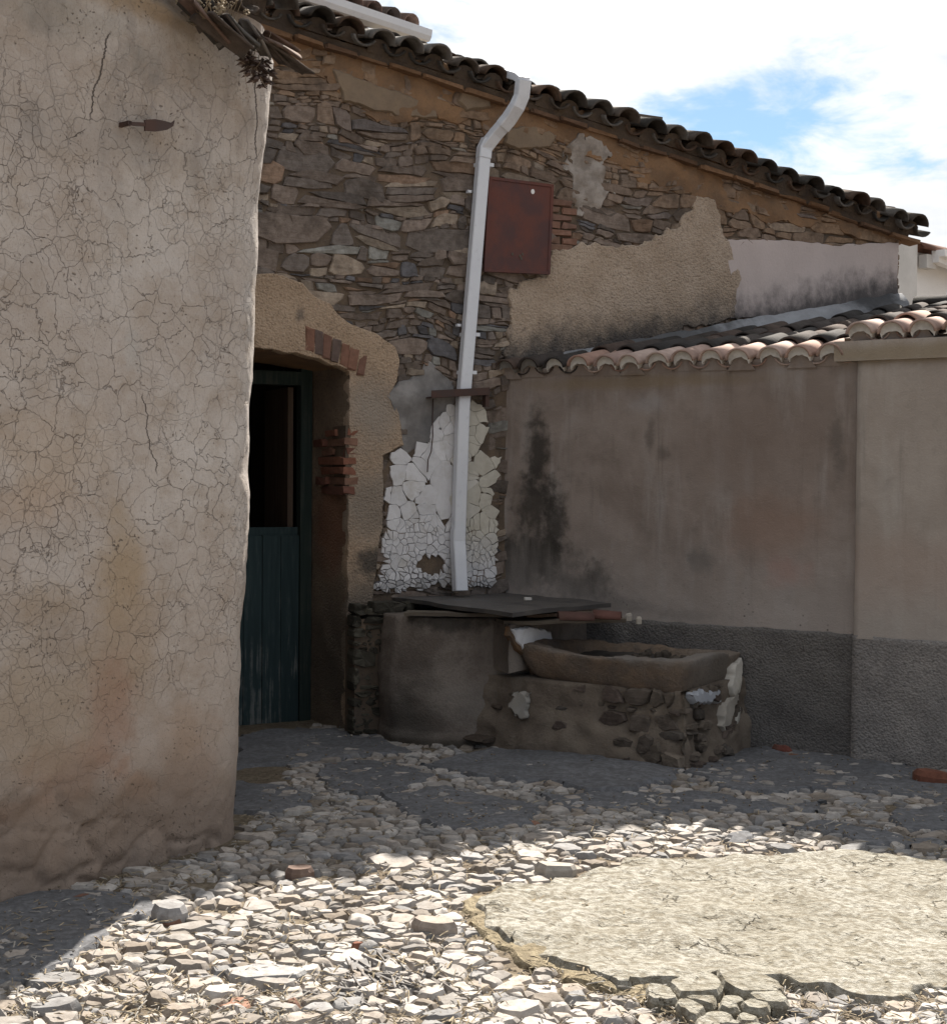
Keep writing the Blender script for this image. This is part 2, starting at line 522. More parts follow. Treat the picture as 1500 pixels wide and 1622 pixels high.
    e1 = m.vor(q, 9.5); e2 = m.vor(q3, 20.0)
    wv = m.noise(P, 3.5, 3, 0.6)
    zone = m.math('MULTIPLY', m.mr(z, 0.45, 1.1, 0.25, 1.0), m.mr(z, 3.25, 2.7, 0.25, 1.0))
    k1 = m.math('MULTIPLY', m.mr(e1, m.math('MULTIPLY', wv, 0.029), 0.0, 0, 1), m.math('MULTIPLY', m.mr(wv, 0.32, 0.5, 0.25, 1), zone))
    k2 = m.math('MULTIPLY', m.mr(e2, 0.030, 0.0, 0, 1), m.math('MULTIPLY', m.mr(m.noise(P, 2.2, 3, .6, 0.0), 0.40, 0.58), m.math('MULTIPLY', zone, 0.42)))
    crack = m.math('MAXIMUM', k1, k2)
    pit = m.math('MULTIPLY', m.mr(m.vor(q, 42, 'F1'), 0.22, 0.10, 0, 1), m.mr(m.noise(P, 4, 3), 0.46, 0.60))
    c = m.mix(m.math('MULTIPLY', fine, 0.30), c, (0.25, 0.2, 0.16))
    c = m.mix(m.mr(m.noise(P, 110, 4, .75), 0.55, 0.70, 0, 0.5), c, (0.17, 0.135, 0.115))
    c = m.mix(m.math('MULTIPLY', m.math('MULTIPLY', crack, m.mr(m.noise(P, 7, 4, .65), 0.38, 0.64, 0.06, 0.62)), 1.0), c, (0.12, 0.095, 0.083))
    c = m.mix(m.math('MULTIPLY', pit, 0.7), c, (0.12, 0.10, 0.08))
    # long settlement cracks
    a_ = m.vmath('DOT_PRODUCT', m.vmath('SUBTRACT', P, tuple(L(380, 200))), tuple(LDIR)); cz_ = m.new('ShaderNodeCombineXYZ'); m.put(cz_.inputs[2], z); wig = m.math('MULTIPLY', m.math('SUBTRACT', m.noise(cz_.outputs[0], 4.0, 6, .7), 0.5), 0.16)
    for x0, y0, x1, y1, wd in ((366, 55, 392, 265, .0042), (140, 55, 118, 205, .0030), (118, 205, 70, 235, .002), (205, 620, 235, 760, .0022)):
        p0, p1 = L(x0, y0), L(x1, y1); sl = ((p1 - p0) @ LDIR) / (p1[2] - p0[2]); off = (p0 - L(380, 200)) @ LDIR
        dd = m.math('ABSOLUTE', m.math('SUBTRACT', m.math('ADD', a_, wig), m.math('ADD', m.math('MULTIPLY', m.math('SUBTRACT', z, float(p0[2])), float(sl)), float(off))))
        mk = m.math('MULTIPLY', m.mr(dd, wd * 1.5, wd * .5), m.math('MULTIPLY', m.mr(z, float(max(p0[2], p1[2])), float(max(p0[2], p1[2])) - .03), m.mr(z, float(min(p0[2], p1[2])), float(min(p0[2], p1[2])) + .06)))
        c = m.mix(m.math('MULTIPLY', mk, 0.85), c, (0.06, 0.05, 0.045)); crack = m.math('MAXIMUM', crack, mk)
    # small holes: their inner shade painted as dark spots
    for x, y, r in ((150, 486, .022), (350, 500, .024), (205, 365, .02), (175, 868, .018), (142, 825, .018)):
        c = m.mix(m.math('MULTIPLY', m.spot(L(x, y), (r, r * 1.6, r * 1.1), 0.6, 0.9, 40), 0.9), c, (0.025, 0.02, 0.018))
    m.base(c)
    h = m.math('ADD', m.math('MULTIPLY', mid, 0.6), m.math('MULTIPLY', fine, 0.35))
    h = m.math('SUBTRACT', h, m.math('MULTIPLY', crack, 0.55))
    h = m.math('SUBTRACT', h, m.math('MULTIPLY', pit, 0.4))
    m.bump(h, 0.85, 0.014)
    return m.m

def m_col(name, var=0.5, sc=22, rough=0.92, bump=0.6, dist=0.008, stain=(0.05, 0.04, 0.035), stain_f=0.5, lam=0, spec=0.25, stain_sc=5):
    """takes the piece's own colour, breaks it up"""
    m = Mat(name, rough, spec); P = m.P
    a = m.attr('col')
    n1 = m.noise(P, sc, 6, 0.65); n2 = m.noise(P, sc * 4.5, 4, 0.7); n3 = m.noise(P, stain_sc, 5, 0.6)
    c = m.mix(m.mr(n1, 0.3, 0.7, 0, var), a, m.mix(1.0, a, (0.45, 0.42, 0.40), 'MULTIPLY'))
    c = m.mix(m.mr(n2, 0.55, 0.8, 0, var * 0.6), c, m.mix(1.0, a, (1.5, 1.45, 1.4), 'MULTIPLY'))
    c = m.mix(m.mr(n3, 0.5, 0.72, 0, stain_f), c, stain)
    m.base(c)
    h = m.math('ADD', m.math('MULTIPLY', n1, 0.7), m.math('MULTIPLY', n2, 0.3))
    if lam:
        f = m.frame(HD, HN, 2.5, 2.5, 38)
        h = m.math('ADD', h, m.math('MULTIPLY', m.noise(f, lam, 4, 0.6), 0.8))
    m.bump(h, bump, dist)
    return m.m

def m_plain(name, c0, c1, sc=8, rough=0.9, bump=0.4, dist=0.006, bsc=60, spec=0.25, stains=(), extra=None, metal=0.0, grain=0.25):
    m = Mat(name, rough, spec, metal); P = m.P
    n1 = m.noise(P, sc, 6, 0.62); n2 = m.noise(P, bsc, 5, 0.7)
    c = m.mix(m.mr(n1, 0.35, 0.65), c0, c1)
    c = m.mix(m.mr(n2, 0.5, 0.75, 0, grain), c, tuple(x * 0.45 for x in c0))
    for (ctr, r, col, f, wob, ws) in stains:
        c = m.mix(m.math('MULTIPLY', m.spot(ctr, r, 0.7, wob, ws), f), c, col)
    if extra: c = extra(m, c)
    m.base(c)
    m.bump(m.math('ADD', m.math('MULTIPLY', n1, 0.5), m.math('MULTIPLY', n2, 0.5)), bump, dist)
    return m.m

def W3(x, y, w=0.03):
    u, z = hpx(x, y, w); return hp(u, z, w)
def S3(x, y, w=0.0):
    u, z = spx(x, y, w); return sp(u, z, w)

def m_roughcast(name, c0, c1, flash=True, stains=(), rough=1.0):
    """coarse thrown render: pebbly relief, mould rising from the roof below"""
    m = Mat(name, 0.95, 0.15); P = m.P
    n1 = m.noise(P, 3.5, 5, 0.6); peb = m.noise(P, 55, 4, 0.65); pv = m.vor(P, 75, 'F1')
    c = m.mix(m.mr(n1, 0.35, 0.65), c0, c1)
    c = m.mix(m.mr(peb, 0.48, 0.70, 0, 0.55 * rough), c, tuple(x * 0.42 for x in c0))
    c = m.mix(m.mr(pv, 0.12, 0.02, 0, 0.3), c, tuple(min(1, x * 1.35) for x in c1))
    for (ctr, r, col, f, wob, ws) in stains:
        c = m.mix(m.math('MULTIPLY', m.spot(ctr, r, 0.7, wob, ws), f), c, col)
    if flash:
        # height above the line where the shed roof meets the wall
        a = W3(812, 578); b = W3(1425, 468)
        du = (b - a) @ HD; sl = (b[2] - a[2]) / du
        u = m.vmath('DOT_PRODUCT', m.vmath('SUBTRACT', P, tuple(a)), tuple(HD))
        sz = m.new('ShaderNodeSeparateXYZ'); m.put(sz.inputs[0], P)
        hgt = m.math('SUBTRACT', m.math('SUBTRACT', sz.outputs[2], float(a[2])), m.math('MULTIPLY', u, sl))
        st = m.frame(HD, HN, 5, 5, 3.6)
        hgt = m.math('SUBTRACT', hgt, m.math('MULTIPLY', m.math('SUBTRACT', m.noise(st, 1.6, 7, .72), 0.46), 0.46))
        c = m.mix(m.mr(hgt, 0.27, -0.03, 0, 0.90), c, (0.040, 0.040, 0.043))
    m.base(c)
    m.bump(m.math('ADD', m.math('MULTIPLY', peb, 0.8), m.math('MULTIPLY', pv, -0.5)), 0.9 * (.3 + .7 * rough), 0.014 * (.25 + .75 * rough))
    return m.m

def m_shed_stucco(name, c0, c1, c2, left_mould=True):
    m = Mat(name, 0.93, 0.2); P = m.P
    f = m.frame(SD, SN, 5.0, 5.0, 0.8)
    streak = m.noise(f, 1.4, 6, 0.6); blot = m.noise(P, 2.2, 6, 0.62, 0.4); n2 = m.noise(P, 9, 6, 0.65); fine = m.noise(P, 90, 4, 0.7)
    c = m.mix(m.mr(blot, 0.40, 0.60), c0, c1)
    c = m.mix(m.mr(streak, 0.46, 0.66, 0, 0.75), c, c2)
    f2 = m.frame(SD, SN, 14.0, 14.0, 0.9); drip = m.noise(f2, 1.2, 5, 0.65)
    c = m.mix(m.mr(drip, 0.55, 0.75, 0, 0.38), c, tuple(x * 0.45 for x in c0))
    f3 = m.frame(SD, SN, 3.0, 3.0, 4.5); trow = m.noise(f3, 2.0, 6, 0.6, 1.2)
    c = m.mix(m.mr(trow, 0.40, 0.66, 0, 0.14), c, tuple(x * 0.68 for x in c1))
    c = m.mix(m.mr(n2, 0.5, 0.75, 0, 0.35), c, tuple(x * 0.62 for x in c0))
    def st(x, y, r, col, fac, wob=0.6, ws=7):
        nonlocal c
        c = m.mix(m.math('MULTIPLY', m.spot(S3(x, y), r, 0.75, wob, ws), fac), c, col)
    if left_mould:
        mud = (0.032, 0.029, 0.025)
        for x, y, ru, rz, fac in ((851, 720, .10, .28, .9), (848, 800, .17, .22, .85), (878, 830, .10, .28, .85), (850, 880, .30, .20, .9),
                                  (915, 930, .26, .11, .85), (945, 915, .10, .10, .9), (820, 900, .25, .22, .85), (990, 960, .28, .05, .55), (1090, 975, .22, .04, .4)):
            st(x, y, (ru, ru, rz), mud, fac, 0.95, 13)
        st(1110, 890, (.10, .10, .09), (0.10, 0.095, 0.09), .6, .9, 12)
        st(1180, 860, (.07, .07, .14), (0.12, 0.11, 0.10), .5, .8, 12)
        st(1225, 840, (.30, .30, .28), (0.27, 0.185, 0.145), .7, .7, 5)
        st(1180, 700, (.5, .5, .4), (0.20, 0.155, 0.13), .6, .7, 4)
        st(1245, 905, (.14, .14, .10), (0.33, 0.21, 0.18), .6, .9, 10)
        st(1030, 690, (.035, .035, .10), (0.10, 0.085, 0.075), .6, .8, 20)
        st(1050, 718, (.05, .05, .05), (0.10, 0.085, 0.075), .5, .8, 20)
        st(1325, 690, (.05, .05, .16), (0.10, 0.09, 0.08), .55, 1.0, 16)
        st(1330, 740, (.04, .04, .10), (0.10, 0.09, 0.08), .45, 1.0, 16)
        st(1020, 640, (.16, .16, .07), (0.36, 0.35, 0.35), .4, .8, 8)
        st(1000, 605, (.9, .9, .05), (0.22, 0.165, 0.10), .6, .6, 6)
    else:
        st(1425, 560, (.8, .8, .06), (0.24, 0.19, 0.12), .7, .6, 6)
        st(1458, 935, (.014, .014, .018), (0.05, 0.045, 0.04), .9, .6, 30)
        st(1420, 900, (.5, .5, .25), (0.36, 0.27, 0.22), .5, .7, 5)
    # lime bloom towards the foot
    sz = m.new('ShaderNodeSeparateXYZ'); m.put(sz.inputs[0], P)
    hz = m.math('ADD', sz.outputs[2], m.math('MULTIPLY', m.math('SUBTRACT', streak, 0.5), 1.2))
    c = m.mix(m.mr(hz, 1.35, 0.75, 0, 0.45 if left_mould else 0.2), c, (0.40, 0.365, 0.34))
    if left_mould:
        spk = m.math('MULTIPLY', m.mr(m.vor(P, 30, 'F1'), 0.22, 0.12), m.mr(m.noise(P, 3, 4, .6), 0.5, 0.62))
        low = m.mr(sz.outputs[2], 1.1, 0.7)
        c = m.mix(m.math('MULTIPLY', m.math('MULTIPLY', spk, low), 0.8), c, (0.05, 0.045, 0.04))
    c = m.mix(m.math('MULTIPLY', fine, 0.2), c, (0.12, 0.1, 0.09))
    m.base(c)
    m.bump(m.math('ADD', m.math('ADD', m.math('MULTIPLY', n2, 0.6), m.math('MULTIPLY', trow, 0.25)), m.math('MULTIPLY', fine, 0.35)), 0.6, 0.012)
    return m.m

def m_ground(name, c0, c1, c2, bump=0.8, dist=0.012, cracks=False):
    m = Mat(name, 0.95, 0.15); P = m.P
    n0 = m.noise(P, 1.6, 5, 0.6); n1 = m.noise(P, 9, 6, 0.65); n2 = m.noise(P, 70, 5, 0.7); n3 = m.noise(P, 190, 3, 0.7)
    c = m.mix(m.mr(n0, 0.38, 0.62), c0, c1)
    if cracks: c = m.mix(m.mr(m.noise(P, 2.6, 6, .7, .5), 0.50, 0.70, 0, .55), c, tuple(x * .72 for x in c2))
    c = m.mix(m.mr(n1, 0.46, 0.7, 0, 0.6), c, c2)
    c = m.mix(m.mr(n2, 0.5, 0.72, 0, 0.45), c, tuple(x * 0.45 for x in c0))
    c = m.mix(m.mr(n3, 0.6, 0.75, 0, 0.35), c, tuple(min(1, x * 1.5) for x in c1))
    n4 = m.noise(P, 32, 5, 0.65)
    h = m.math('ADD', m.math('ADD', m.math('MULTIPLY', n1, 0.4), m.math('MULTIPLY', n4, 1.15)), m.math('ADD', m.math('MULTIPLY', n2, 0.45), m.math('MULTIPLY', n3, 0.2)))
    c = m.mix(m.mr(n4, 0.40, 0.62, 0.5, 0.0), c, tuple(x * 0.62 for x in c2))
    if cracks:
        w2 = m.noise(P, 9, 4, 0.65, color=True)
        q = m.vmath('ADD', P, m.vmath('SCALE', m.vmath('SUBTRACT', w2, (.5, .5, .5)), scale=0.18))
        q = m.vmath('MULTIPLY', q, (1.0, 1.0, 0.0))
        e = m.math('MULTIPLY', m.mr(m.vor(q, 6.5), 0.030, 0.0), m.mr(m.noise(P, 5, 4, .6), 0.52, 0.62))
        e = m.math('MAXIMUM', e, 0.0) if True else m.math('MAXIMUM', e, m.math('MULTIPLY', m.mr(m.vor(q, 15.0), 0.05, 0.0, 0, .45), m.mr(m.noise(P, 3, 4, .6), 0.53, 0.63)))
        c = m.mix(m.math('MULTIPLY', e, 0.75), c, (0.10, 0.085, 0.06)); h = m.math('SUBTRACT', h, m.math('MULTIPLY', e, 0.9))
        p = m.mr(m.vor(q, 26, 'F1'), 0.16, 0.08); p = m.math('MULTIPLY', p, m.mr(m.noise(P, 6, 3), 0.60, 0.70))
        c = m.mix(m.math('MULTIPLY', p, 0.7), c, (0.11, 0.09, 0.06)); h = m.math('SUBTRACT', h, m.math('MULTIPLY', p, 0.6))
    if cracks:
        c = m.mix(m.mr(n4, 0.36, 0.56, 0.55, 0.0), c, (0.16, 0.135, 0.095))
    m.base(c); m.bump(h, bump, dist)
    return m.m

def m_wood(name, c0, c1, worn, wornf=0.5, axis_scale=(40, 40, 2.5), worn_lo=None, rough=0.8):
    m = Mat(name, rough, 0.25); P = m.P
    f = m.frame(HD, HN, *axis_scale)
    g = m.noise(f, 1.0, 6, 0.62, 0.4); b = m.noise(P, 4, 5, 0.6)
    c = m.mix(m.mr(g, 0.3, 0.7), c0, c1)
    k = m.mr(m.math('ADD', m.math('MULTIPLY', g, 0.6), m.math('MULTIPLY', b, 0.5)), 0.56, 0.68, 0, wornf)
    if worn_lo:
        sz = m.new('ShaderNodeSeparateXYZ'); m.put(sz.inputs[0], P)
        k = m.math('MULTIPLY', k, m.mr(sz.outputs[2], worn_lo[1], worn_lo[0], 0.15, 1.0))
    c = m.mix(k, c, worn)
    m.base(c); m.bump(g, 0.5, 0.006)
    return m.m

def m_metal(name, c0, c1, rough=0.55, sc=9, metal=0.0, spec=0.4, bump=0.2):
    m = Mat(name, rough, spec, metal); P = m.P
    n = m.noise(P, sc, 6, 0.65); n2 = m.noise(P, sc * 8, 4, 0.7)
    c = m.mix(m.mr(n, 0.35, 0.65), c0, c1)
    c = m.mix(m.mr(n2, 0.55, 0.8, 0, 0.35), c, tuple(x * 0.5 for x in c0))
    m.base(c); m.rough(m.mr(n, 0.3, 0.7, rough - 0.12, rough + 0.15)); m.bump(n2, bump, 0.003)
    return m.m
# ================================================================== LEFT BUILDING (near, cracked plaster)
LA0 = on_z(0, 1440); LA1 = on_z(336, 1347)
LDIR = unit((LA1 - LA0) * [1, 1, 0]); LNRM = np.array([LDIR[1], -LDIR[0], 0.0])
def left_px(x, y): return on_plane(x, y, LA0, LNRM)
_arcR, _turn = 0.30, math.radians(58)
def left_path(s):
    """plan of the wall face: straight, rounded corner, return. s=0 at the start of the corner. -> point, outward normal"""
    left = np.array([-LDIR[1], LDIR[0], 0.0]); c = LA1 + left * _arcR
    if s <= 0: return LA1 + LDIR * s, LNRM
    if s < _arcR * _turn:
        a = s / _arcR
        n = LNRM * math.cos(a) + LDIR * math.sin(a)
        return c + n * _arcR, n
    a = _turn; n = LNRM * math.cos(a) + LDIR * math.sin(a); t = np.array([-n[1], n[0], 0.0])
    return c + n * _arcR + t * (s - _arcR * _turn), n
_silp, _ = left_path(_arcR * _turn * 0.8)
_sil = []
for x, y in ((371, 1325), (374, 1260), (379, 1180), (385, 1000), (394, 830), (399, 660), (405, 480), (412, 340), (424, 200), (431, 105), (434, 40)):
    p = on_plane(x, y, _silp, (0, 1, 0)); _sil.append((p[2], p[0]))
_sil = np.array(_sil)
def lean(z): return float(np.interp(z, _sil[:, 0], _sil[:, 1] - _silp[0]))
LEFT_TOP = 3.46

# ------------------------------------------------------------------ the materials in use
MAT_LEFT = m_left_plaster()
MAT_STONE = m_col('slate_rubble', 0.75, 24, 0.9, 0.9, 0.010, (0.045, 0.036, 0.03), 0.55, lam=1.0)
MAT_BRICK = m_col('fired_brick', 0.5, 30, 0.95, 0.7, 0.006, (0.10, 0.07, 0.055), 0.5)
MAT_COBBLE = m_col('field_cobbles', 0.55, 30, 0.93, 0.8, 0.007, (0.16, 0.12, 0.085), 0.35)
MAT_TILE_OLD = m_col('lichened_tile', 0.6, 20, 0.92, 0.8, 0.008, (0.035, 0.032, 0.026), 0.8, stain_sc=9)
MAT_TILE_NEW = m_col('terracotta_tile', 0.35, 18, 0.9, 0.4, 0.004, (0.15, 0.10, 0.08), 0.35)
MAT_MORTAR = m_plain('joint_mortar', (0.098, 0.077, 0.060), (0.145, 0.108, 0.078), 7, bump=0.9, dist=0.015)
MAT_CLAY = m_plain('clay_mortar', (0.26, 0.155, 0.085), (0.17, 0.11, 0.07), 5, bump=0.9, dist=0.014, grain=0.45)
MAT_CLAY2 = m_plain('smooth_clay_render', (0.24, 0.18, 0.125), (0.19, 0.145, 0.105), 5, bump=0.7, dist=0.01, grain=0.35)
MAT_BEIGE = m_roughcast('ochre_roughcast', (0.37, 0.29, 0.22), (0.44, 0.355, 0.28))
MAT_DOORPL = m_roughcast('door_surround_render', (0.37, 0.275, 0.195), (0.41, 0.31, 0.225), flash=False, stains=[
    (W3(590, 650), (.22, .22, .25), (0.27, 0.235, 0.20), .8, .5, 6), (W3(600, 800), (.3, .3, .3), (0.235, 0.20, 0.165), .85, .5, 6),
    (W3(575, 1000), (.4, .4, .45), (0.145, 0.125, 0.105), .85, .5, 6), (W3(590, 890), (.12, .12, .10), (0.06, 0.055, 0.05), .85, .8, 12),
    (W3(475, 500), (.04, .04, .05), (0.12, 0.10, 0.09), .7, .9, 20), (W3(640, 740), (.10, .10, .06), (0.12, 0.11, 0.10), .6, .9, 16)])
MAT_PINK = m_roughcast('pale_smooth_render', (0.53, 0.46, 0.44), (0.49, 0.425, 0.405), flash=True, rough=0.12)
MAT_GREYPL = m_plain('grey_lime_smear', (0.36, 0.325, 0.295), (0.22, 0.19, 0.165), 9, bump=0.8, dist=0.012, grain=0.5)
MAT_CEMENT = m_plain('grey_cement_patch', (0.155, 0.148, 0.145), (0.26, 0.25, 0.245), 7, bump=0.5, dist=0.008, stains=[
    (W3(700, 680), (.2, .2, .14), (0.10, 0.10, 0.105), .8, .5, 6)])
MAT_WHITE = m_col('flaking_limewash', 0.18, 24, 0.9, 0.4, 0.004, (0.40, 0.36, 0.28), 0.35, stain_sc=6)
MAT_SHED = m_shed_stucco('shed_stucco', (0.225, 0.183, 0.158), (0.285, 0.24, 0.212), (0.33, 0.30, 0.28))
MAT_SHED2 = m_shed_stucco('neighbour_stucco', (0.385, 0.34, 0.30), (0.345, 0.30, 0.262), (0.42, 0.385, 0.35), False)
def _plinth(name, k):
    return m_roughcast(name, tuple(x * k for x in (0.135, 0.126, 0.12)), tuple(x * k for x in (0.17, 0.158, 0.148)), flash=False)
MAT_PLINTH = _plinth('pebbledash_plinth', 0.92); MAT_PLINTH2 = _plinth('pebbledash_plinth_pale', 1.55)
MAT_WELL = m_plain('well_render', (0.135, 0.112, 0.096), (0.23, 0.20, 0.175), 4.5, bump=0.9, dist=0.018, grain=0.5, stains=[
    (on_z(640, 1178), (.25, .25, .5), (0.075, 0.068, 0.060), .75, .7, 7), (on_z(800, 1188) + np.array([0, 0, .45]), (.16, .16, .22), (0.25, 0.22, 0.195), .55, .8, 9),
    (on_z(700, 1186) + np.array([0, 0, .72]), (.3, .3, .06), (0.05, 0.045, 0.04), .85, .95, 14), (on_z(740, 1186) + np.array([0, 0, .25]), (.2, .2, .12), (0.25, 0.225, 0.20), .5, .9, 11), (on_z(740, 1186), (.6, .6, .07), (0.07, 0.062, 0.05), .7, .7, 8)])  # dark strip near the top paints the shade of gaps under the rim
MAT_TROUGH = m_plain('hewn_trough_stone', (0.22, 0.155, 0.105), (0.19, 0.15, 0.115), 5, bump=0.8, dist=0.012, grain=0.45)
MAT_PIPE = m_metal('white_enamel', (0.66, 0.685, 0.73), (0.62, 0.645, 0.70), 0.42, 3, spec=0.5, bump=0.05)
MAT_RUST = m_metal('rust_red_sheet', (0.070, 0.028, 0.026), (0.125, 0.045, 0.034), 0.7, 7)
MAT_IRON = m_metal('rusty_iron', (0.050, 0.030, 0.026), (0.075, 0.042, 0.034), 0.75, 14)
MAT_LID = m_metal('dark_sheet', (0.055, 0.052, 0.052), (0.085, 0.078, 0.072), 0.6, 6)
MAT_TEAL = m_wood('teal_painted_wood', (0.020, 0.036, 0.040), (0.030, 0.052, 0.056), (0.17, 0.175, 0.17), 0.75, worn_lo=(0.2, 0.95))
MAT_FRAME = m_wood('dark_frame_wood', (0.016, 0.028, 0.026), (0.028, 0.042, 0.038), (0.08, 0.075, 0.065), 0.3)
MAT_BROWNWOOD = m_wood('brown_wood', (0.07, 0.048, 0.036), (0.10, 0.07, 0.05), (0.14, 0.11, 0.09), 0.3)
MAT_GREYWOOD = m_wood('weathered_board', (0.075, 0.062, 0.050), (0.12, 0.10, 0.078), (0.16, 0.14, 0.11), 0.4, axis_scale=(3, 3, 40))
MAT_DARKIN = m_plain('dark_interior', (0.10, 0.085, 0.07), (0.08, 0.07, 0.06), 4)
MAT_ROOFBED = m_plain('roof_bedding', (0.07, 0.055, 0.045), (0.10, 0.075, 0.055), 8, bump=0.8, dist=0.02)
MAT_WHITEWALL = m_plain('white_house_wall', (0.78, 0.77, 0.77), (0.72, 0.71, 0.71), 2, bump=0.15)
MAT_GREYWALL = m_plain('grey_house_wall', (0.55, 0.54, 0.53), (0.48, 0.47, 0.46), 3, bump=0.3)
MAT_UPWALL = m_plain('upper_house_wall', (0.22, 0.18, 0.155), (0.17, 0.14, 0.12), 6, bump=0.5)
MAT_EARTH = m_ground('packed_earth', (0.155, 0.125, 0.092), (0.21, 0.175, 0.13), (0.12, 0.095, 0.068), 0.9, 0.02)
MAT_SLAB = m_ground('weathered_slab', (0.325, 0.308, 0.265), (0.385, 0.37, 0.33), (0.235, 0.215, 0.17), 1.0, 0.022, True)
MAT_CRUST = m_ground('ochre_crust', (0.27, 0.225, 0.15), (0.31, 0.265, 0.185), (0.18, 0.14, 0.085), 1.0, 0.02, True)
MAT_APRON = m_ground('grey_concrete', (0.125, 0.128, 0.138), (0.16, 0.162, 0.172), (0.10, 0.098, 0.10), 0.5, 0.010, False)
MAT_STRAW = m_col('dry_straw', 0.3, 40, 0.9, 0.0)
MAT_DRYPLANT = m_col('dry_succulent', 0.4, 60, 0.85, 0.2, 0.003)

# ------------------------------------------------------------------ left building
LB = thing('plastered_building', 'near building with cracked beige plaster and a rounded leaning corner on the left', 'building')
def build_left():
    ss = list(np.linspace(-4.2, -1.75, 12)) + list(np.arange(-1.70, 0, 0.0135)) + list(np.linspace(0, _arcR * _turn, 30)) + list(np.linspace(_arcR * _turn + .03, 2.35, 26))
    zs = list(np.arange(-0.05, 0.42, 0.0125)) + list(np.arange(0.42, LEFT_TOP + 0.02, 0.017))
    V = []; F = []
    for z in zs:
        dx = lean(z)
        for s in ss:
            p, n = left_path(s)
            q = p + np.array([dx, 0, z])
            k = 0.030 * fbm(q, 1.3, 3, 3) + 0.010 * fbm(q, 5.0, 11, 3) + 0.0035 * nz(q, 24, 5)
            if s > 0.0: k *= 0.75
            # rubble of the footing showing through
            if z < 0.62 and s < 0.05:
                zz = 0.40 + 0.16 * nz(q, 1.7, 21) - 0.26 * max(0.0, min(1.0, (s + 0.75) / 0.7))
                f = max(0.0, min(1.0, (zz - z) / 0.10))
                if f > 0:
                    w = np.array([s * 4.0 + 0.5 * nz(q, 4, 2), 0.3, z * 7.5 + 0.5 * nz(q, 4, 8)])
                    d, _p = mnoise.voronoi(Vector(w), distance_metric='DISTANCE', exponent=2)
                    e = min(1.0, (d[1] - d[0]) * 2.6)
                    k += f * (-0.026 + 0.030 * min(1.0, e * 1.6) ** 0.5 + 0.012 * nz(q, 9, 4) + .008 * nz(q, 21, 4))
            if z < 0.12: k += (0.12 - z) * 0.10
            # eroded top edge below the tiles
            tt = LEFT_TOP - 0.10 + 0.05 * nz(q, 3, 9)
            if z > tt: k -= min(0.05, (z - tt) * 0.9)
            V.append(q + n * k)
    m = len(ss)
    for i in range(len(zs) - 1):
        for j in range(m - 1): F.append((i * m + j, i * m + j + 1, (i + 1) * m + j + 1, (i + 1) * m + j))
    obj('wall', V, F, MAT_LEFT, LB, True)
    # old plaster lip near the middle of the face
    # roof
    up = unit(-LNRM * math.cos(math.radians(19)) + Z3 * math.sin(math.radians(19)))
    nr = np.cross(LDIR, up); nr = nr if nr[2] > 0 else -nr
    mb = MB()
    e0 = LA1 + LDIR * -4.2 + LNRM * 0.05 + Z3 * (LEFT_TOP - 0.005) + np.array([lean(LEFT_TOP), 0, 0])
    mb.box(e0, LDIR * 4.22, up * 2.6, nr * 0.05)
    mb.build('roof', MAT_ROOFBED, LB)
    # back and far side, so the building is closed
    mb = MB()
    b0 = LA1 + LDIR * -4.2 - LNRM * 2.3
    mb.box(b0, LDIR * 4.6, -LNRM * 0.2, Z3 * 4.1)
    mb.box(LA1 + LDIR * -4.2 - LNRM * 0.02, -LDIR * 0.2, -LNRM * 2.3, Z3 * 3.6)
    mb.build('rear_wall', MAT_GREYWALL, LB)
    rn = random.Random(3)
    pal = [(0.10, 0.080, 0.070), (0.075, 0.068, 0.062), (0.13, 0.105, 0.092), (0.20, 0.18, 0.165), (0.15, 0.10, 0.08)]
    # eave tiles: a few broken ones at the corner, the rest in rows behind
    for k in range(9):
        for row in range(3):
            s = -1.95 + k * 0.205
            if row == 0 and s > -0.46 : continue
            o = LA1 + LDIR * (s + rn.uniform(-.015, .015)) + LNRM * (0.12) + Z3 * (LEFT_TOP + 0.035) + np.array([lean(LEFT_TOP), 0, 0]) + up * (0.34 * row + rn.uniform(-.02, .02)) + nr * (0.012 * row)
            V, F = tile_shell(0.42, 0.088, 0.072, 0.014, math.pi * 0.93, 8)
            t = obj('roof_tile', V, F, MAT_TILE_OLD, LB, True, rn.choice(pal))
            t.matrix_world = basis(o, LDIR, up, nr)
    # slipped and broken pieces along the last stretch, px -> place on a plane just outside the face
    frag_old = [(300, 30, 0.30, -18, .10), (322, 50, 0.26, -30, .08), (352, 58, 0.34, -24, .16), (372, 45, 0.30, 10, .10), (392, 62, 0.30, -34, .14), (415, 62, 0.30, -20, .15),
            (432, 72, 0.28, -26, .2), (452, 78, 0.36, -22, .24), (340, 30, 0.3, -40, .05), (405, 84, 0.26, -52, .16), (290, 12, 0.3, -12, .06)]
    frag = []
    for k in range(26):
        t_ = rn.random()
        if k > 11: break
        frag.append((278 + 170 * t_ + rn.uniform(-8, 8), 4 + 66 * t_ ** .8 + rn.uniform(-9, 7), rn.uniform(.12, .22), -20 + rn.uniform(-28, 30), rn.uniform(.04, .20)))
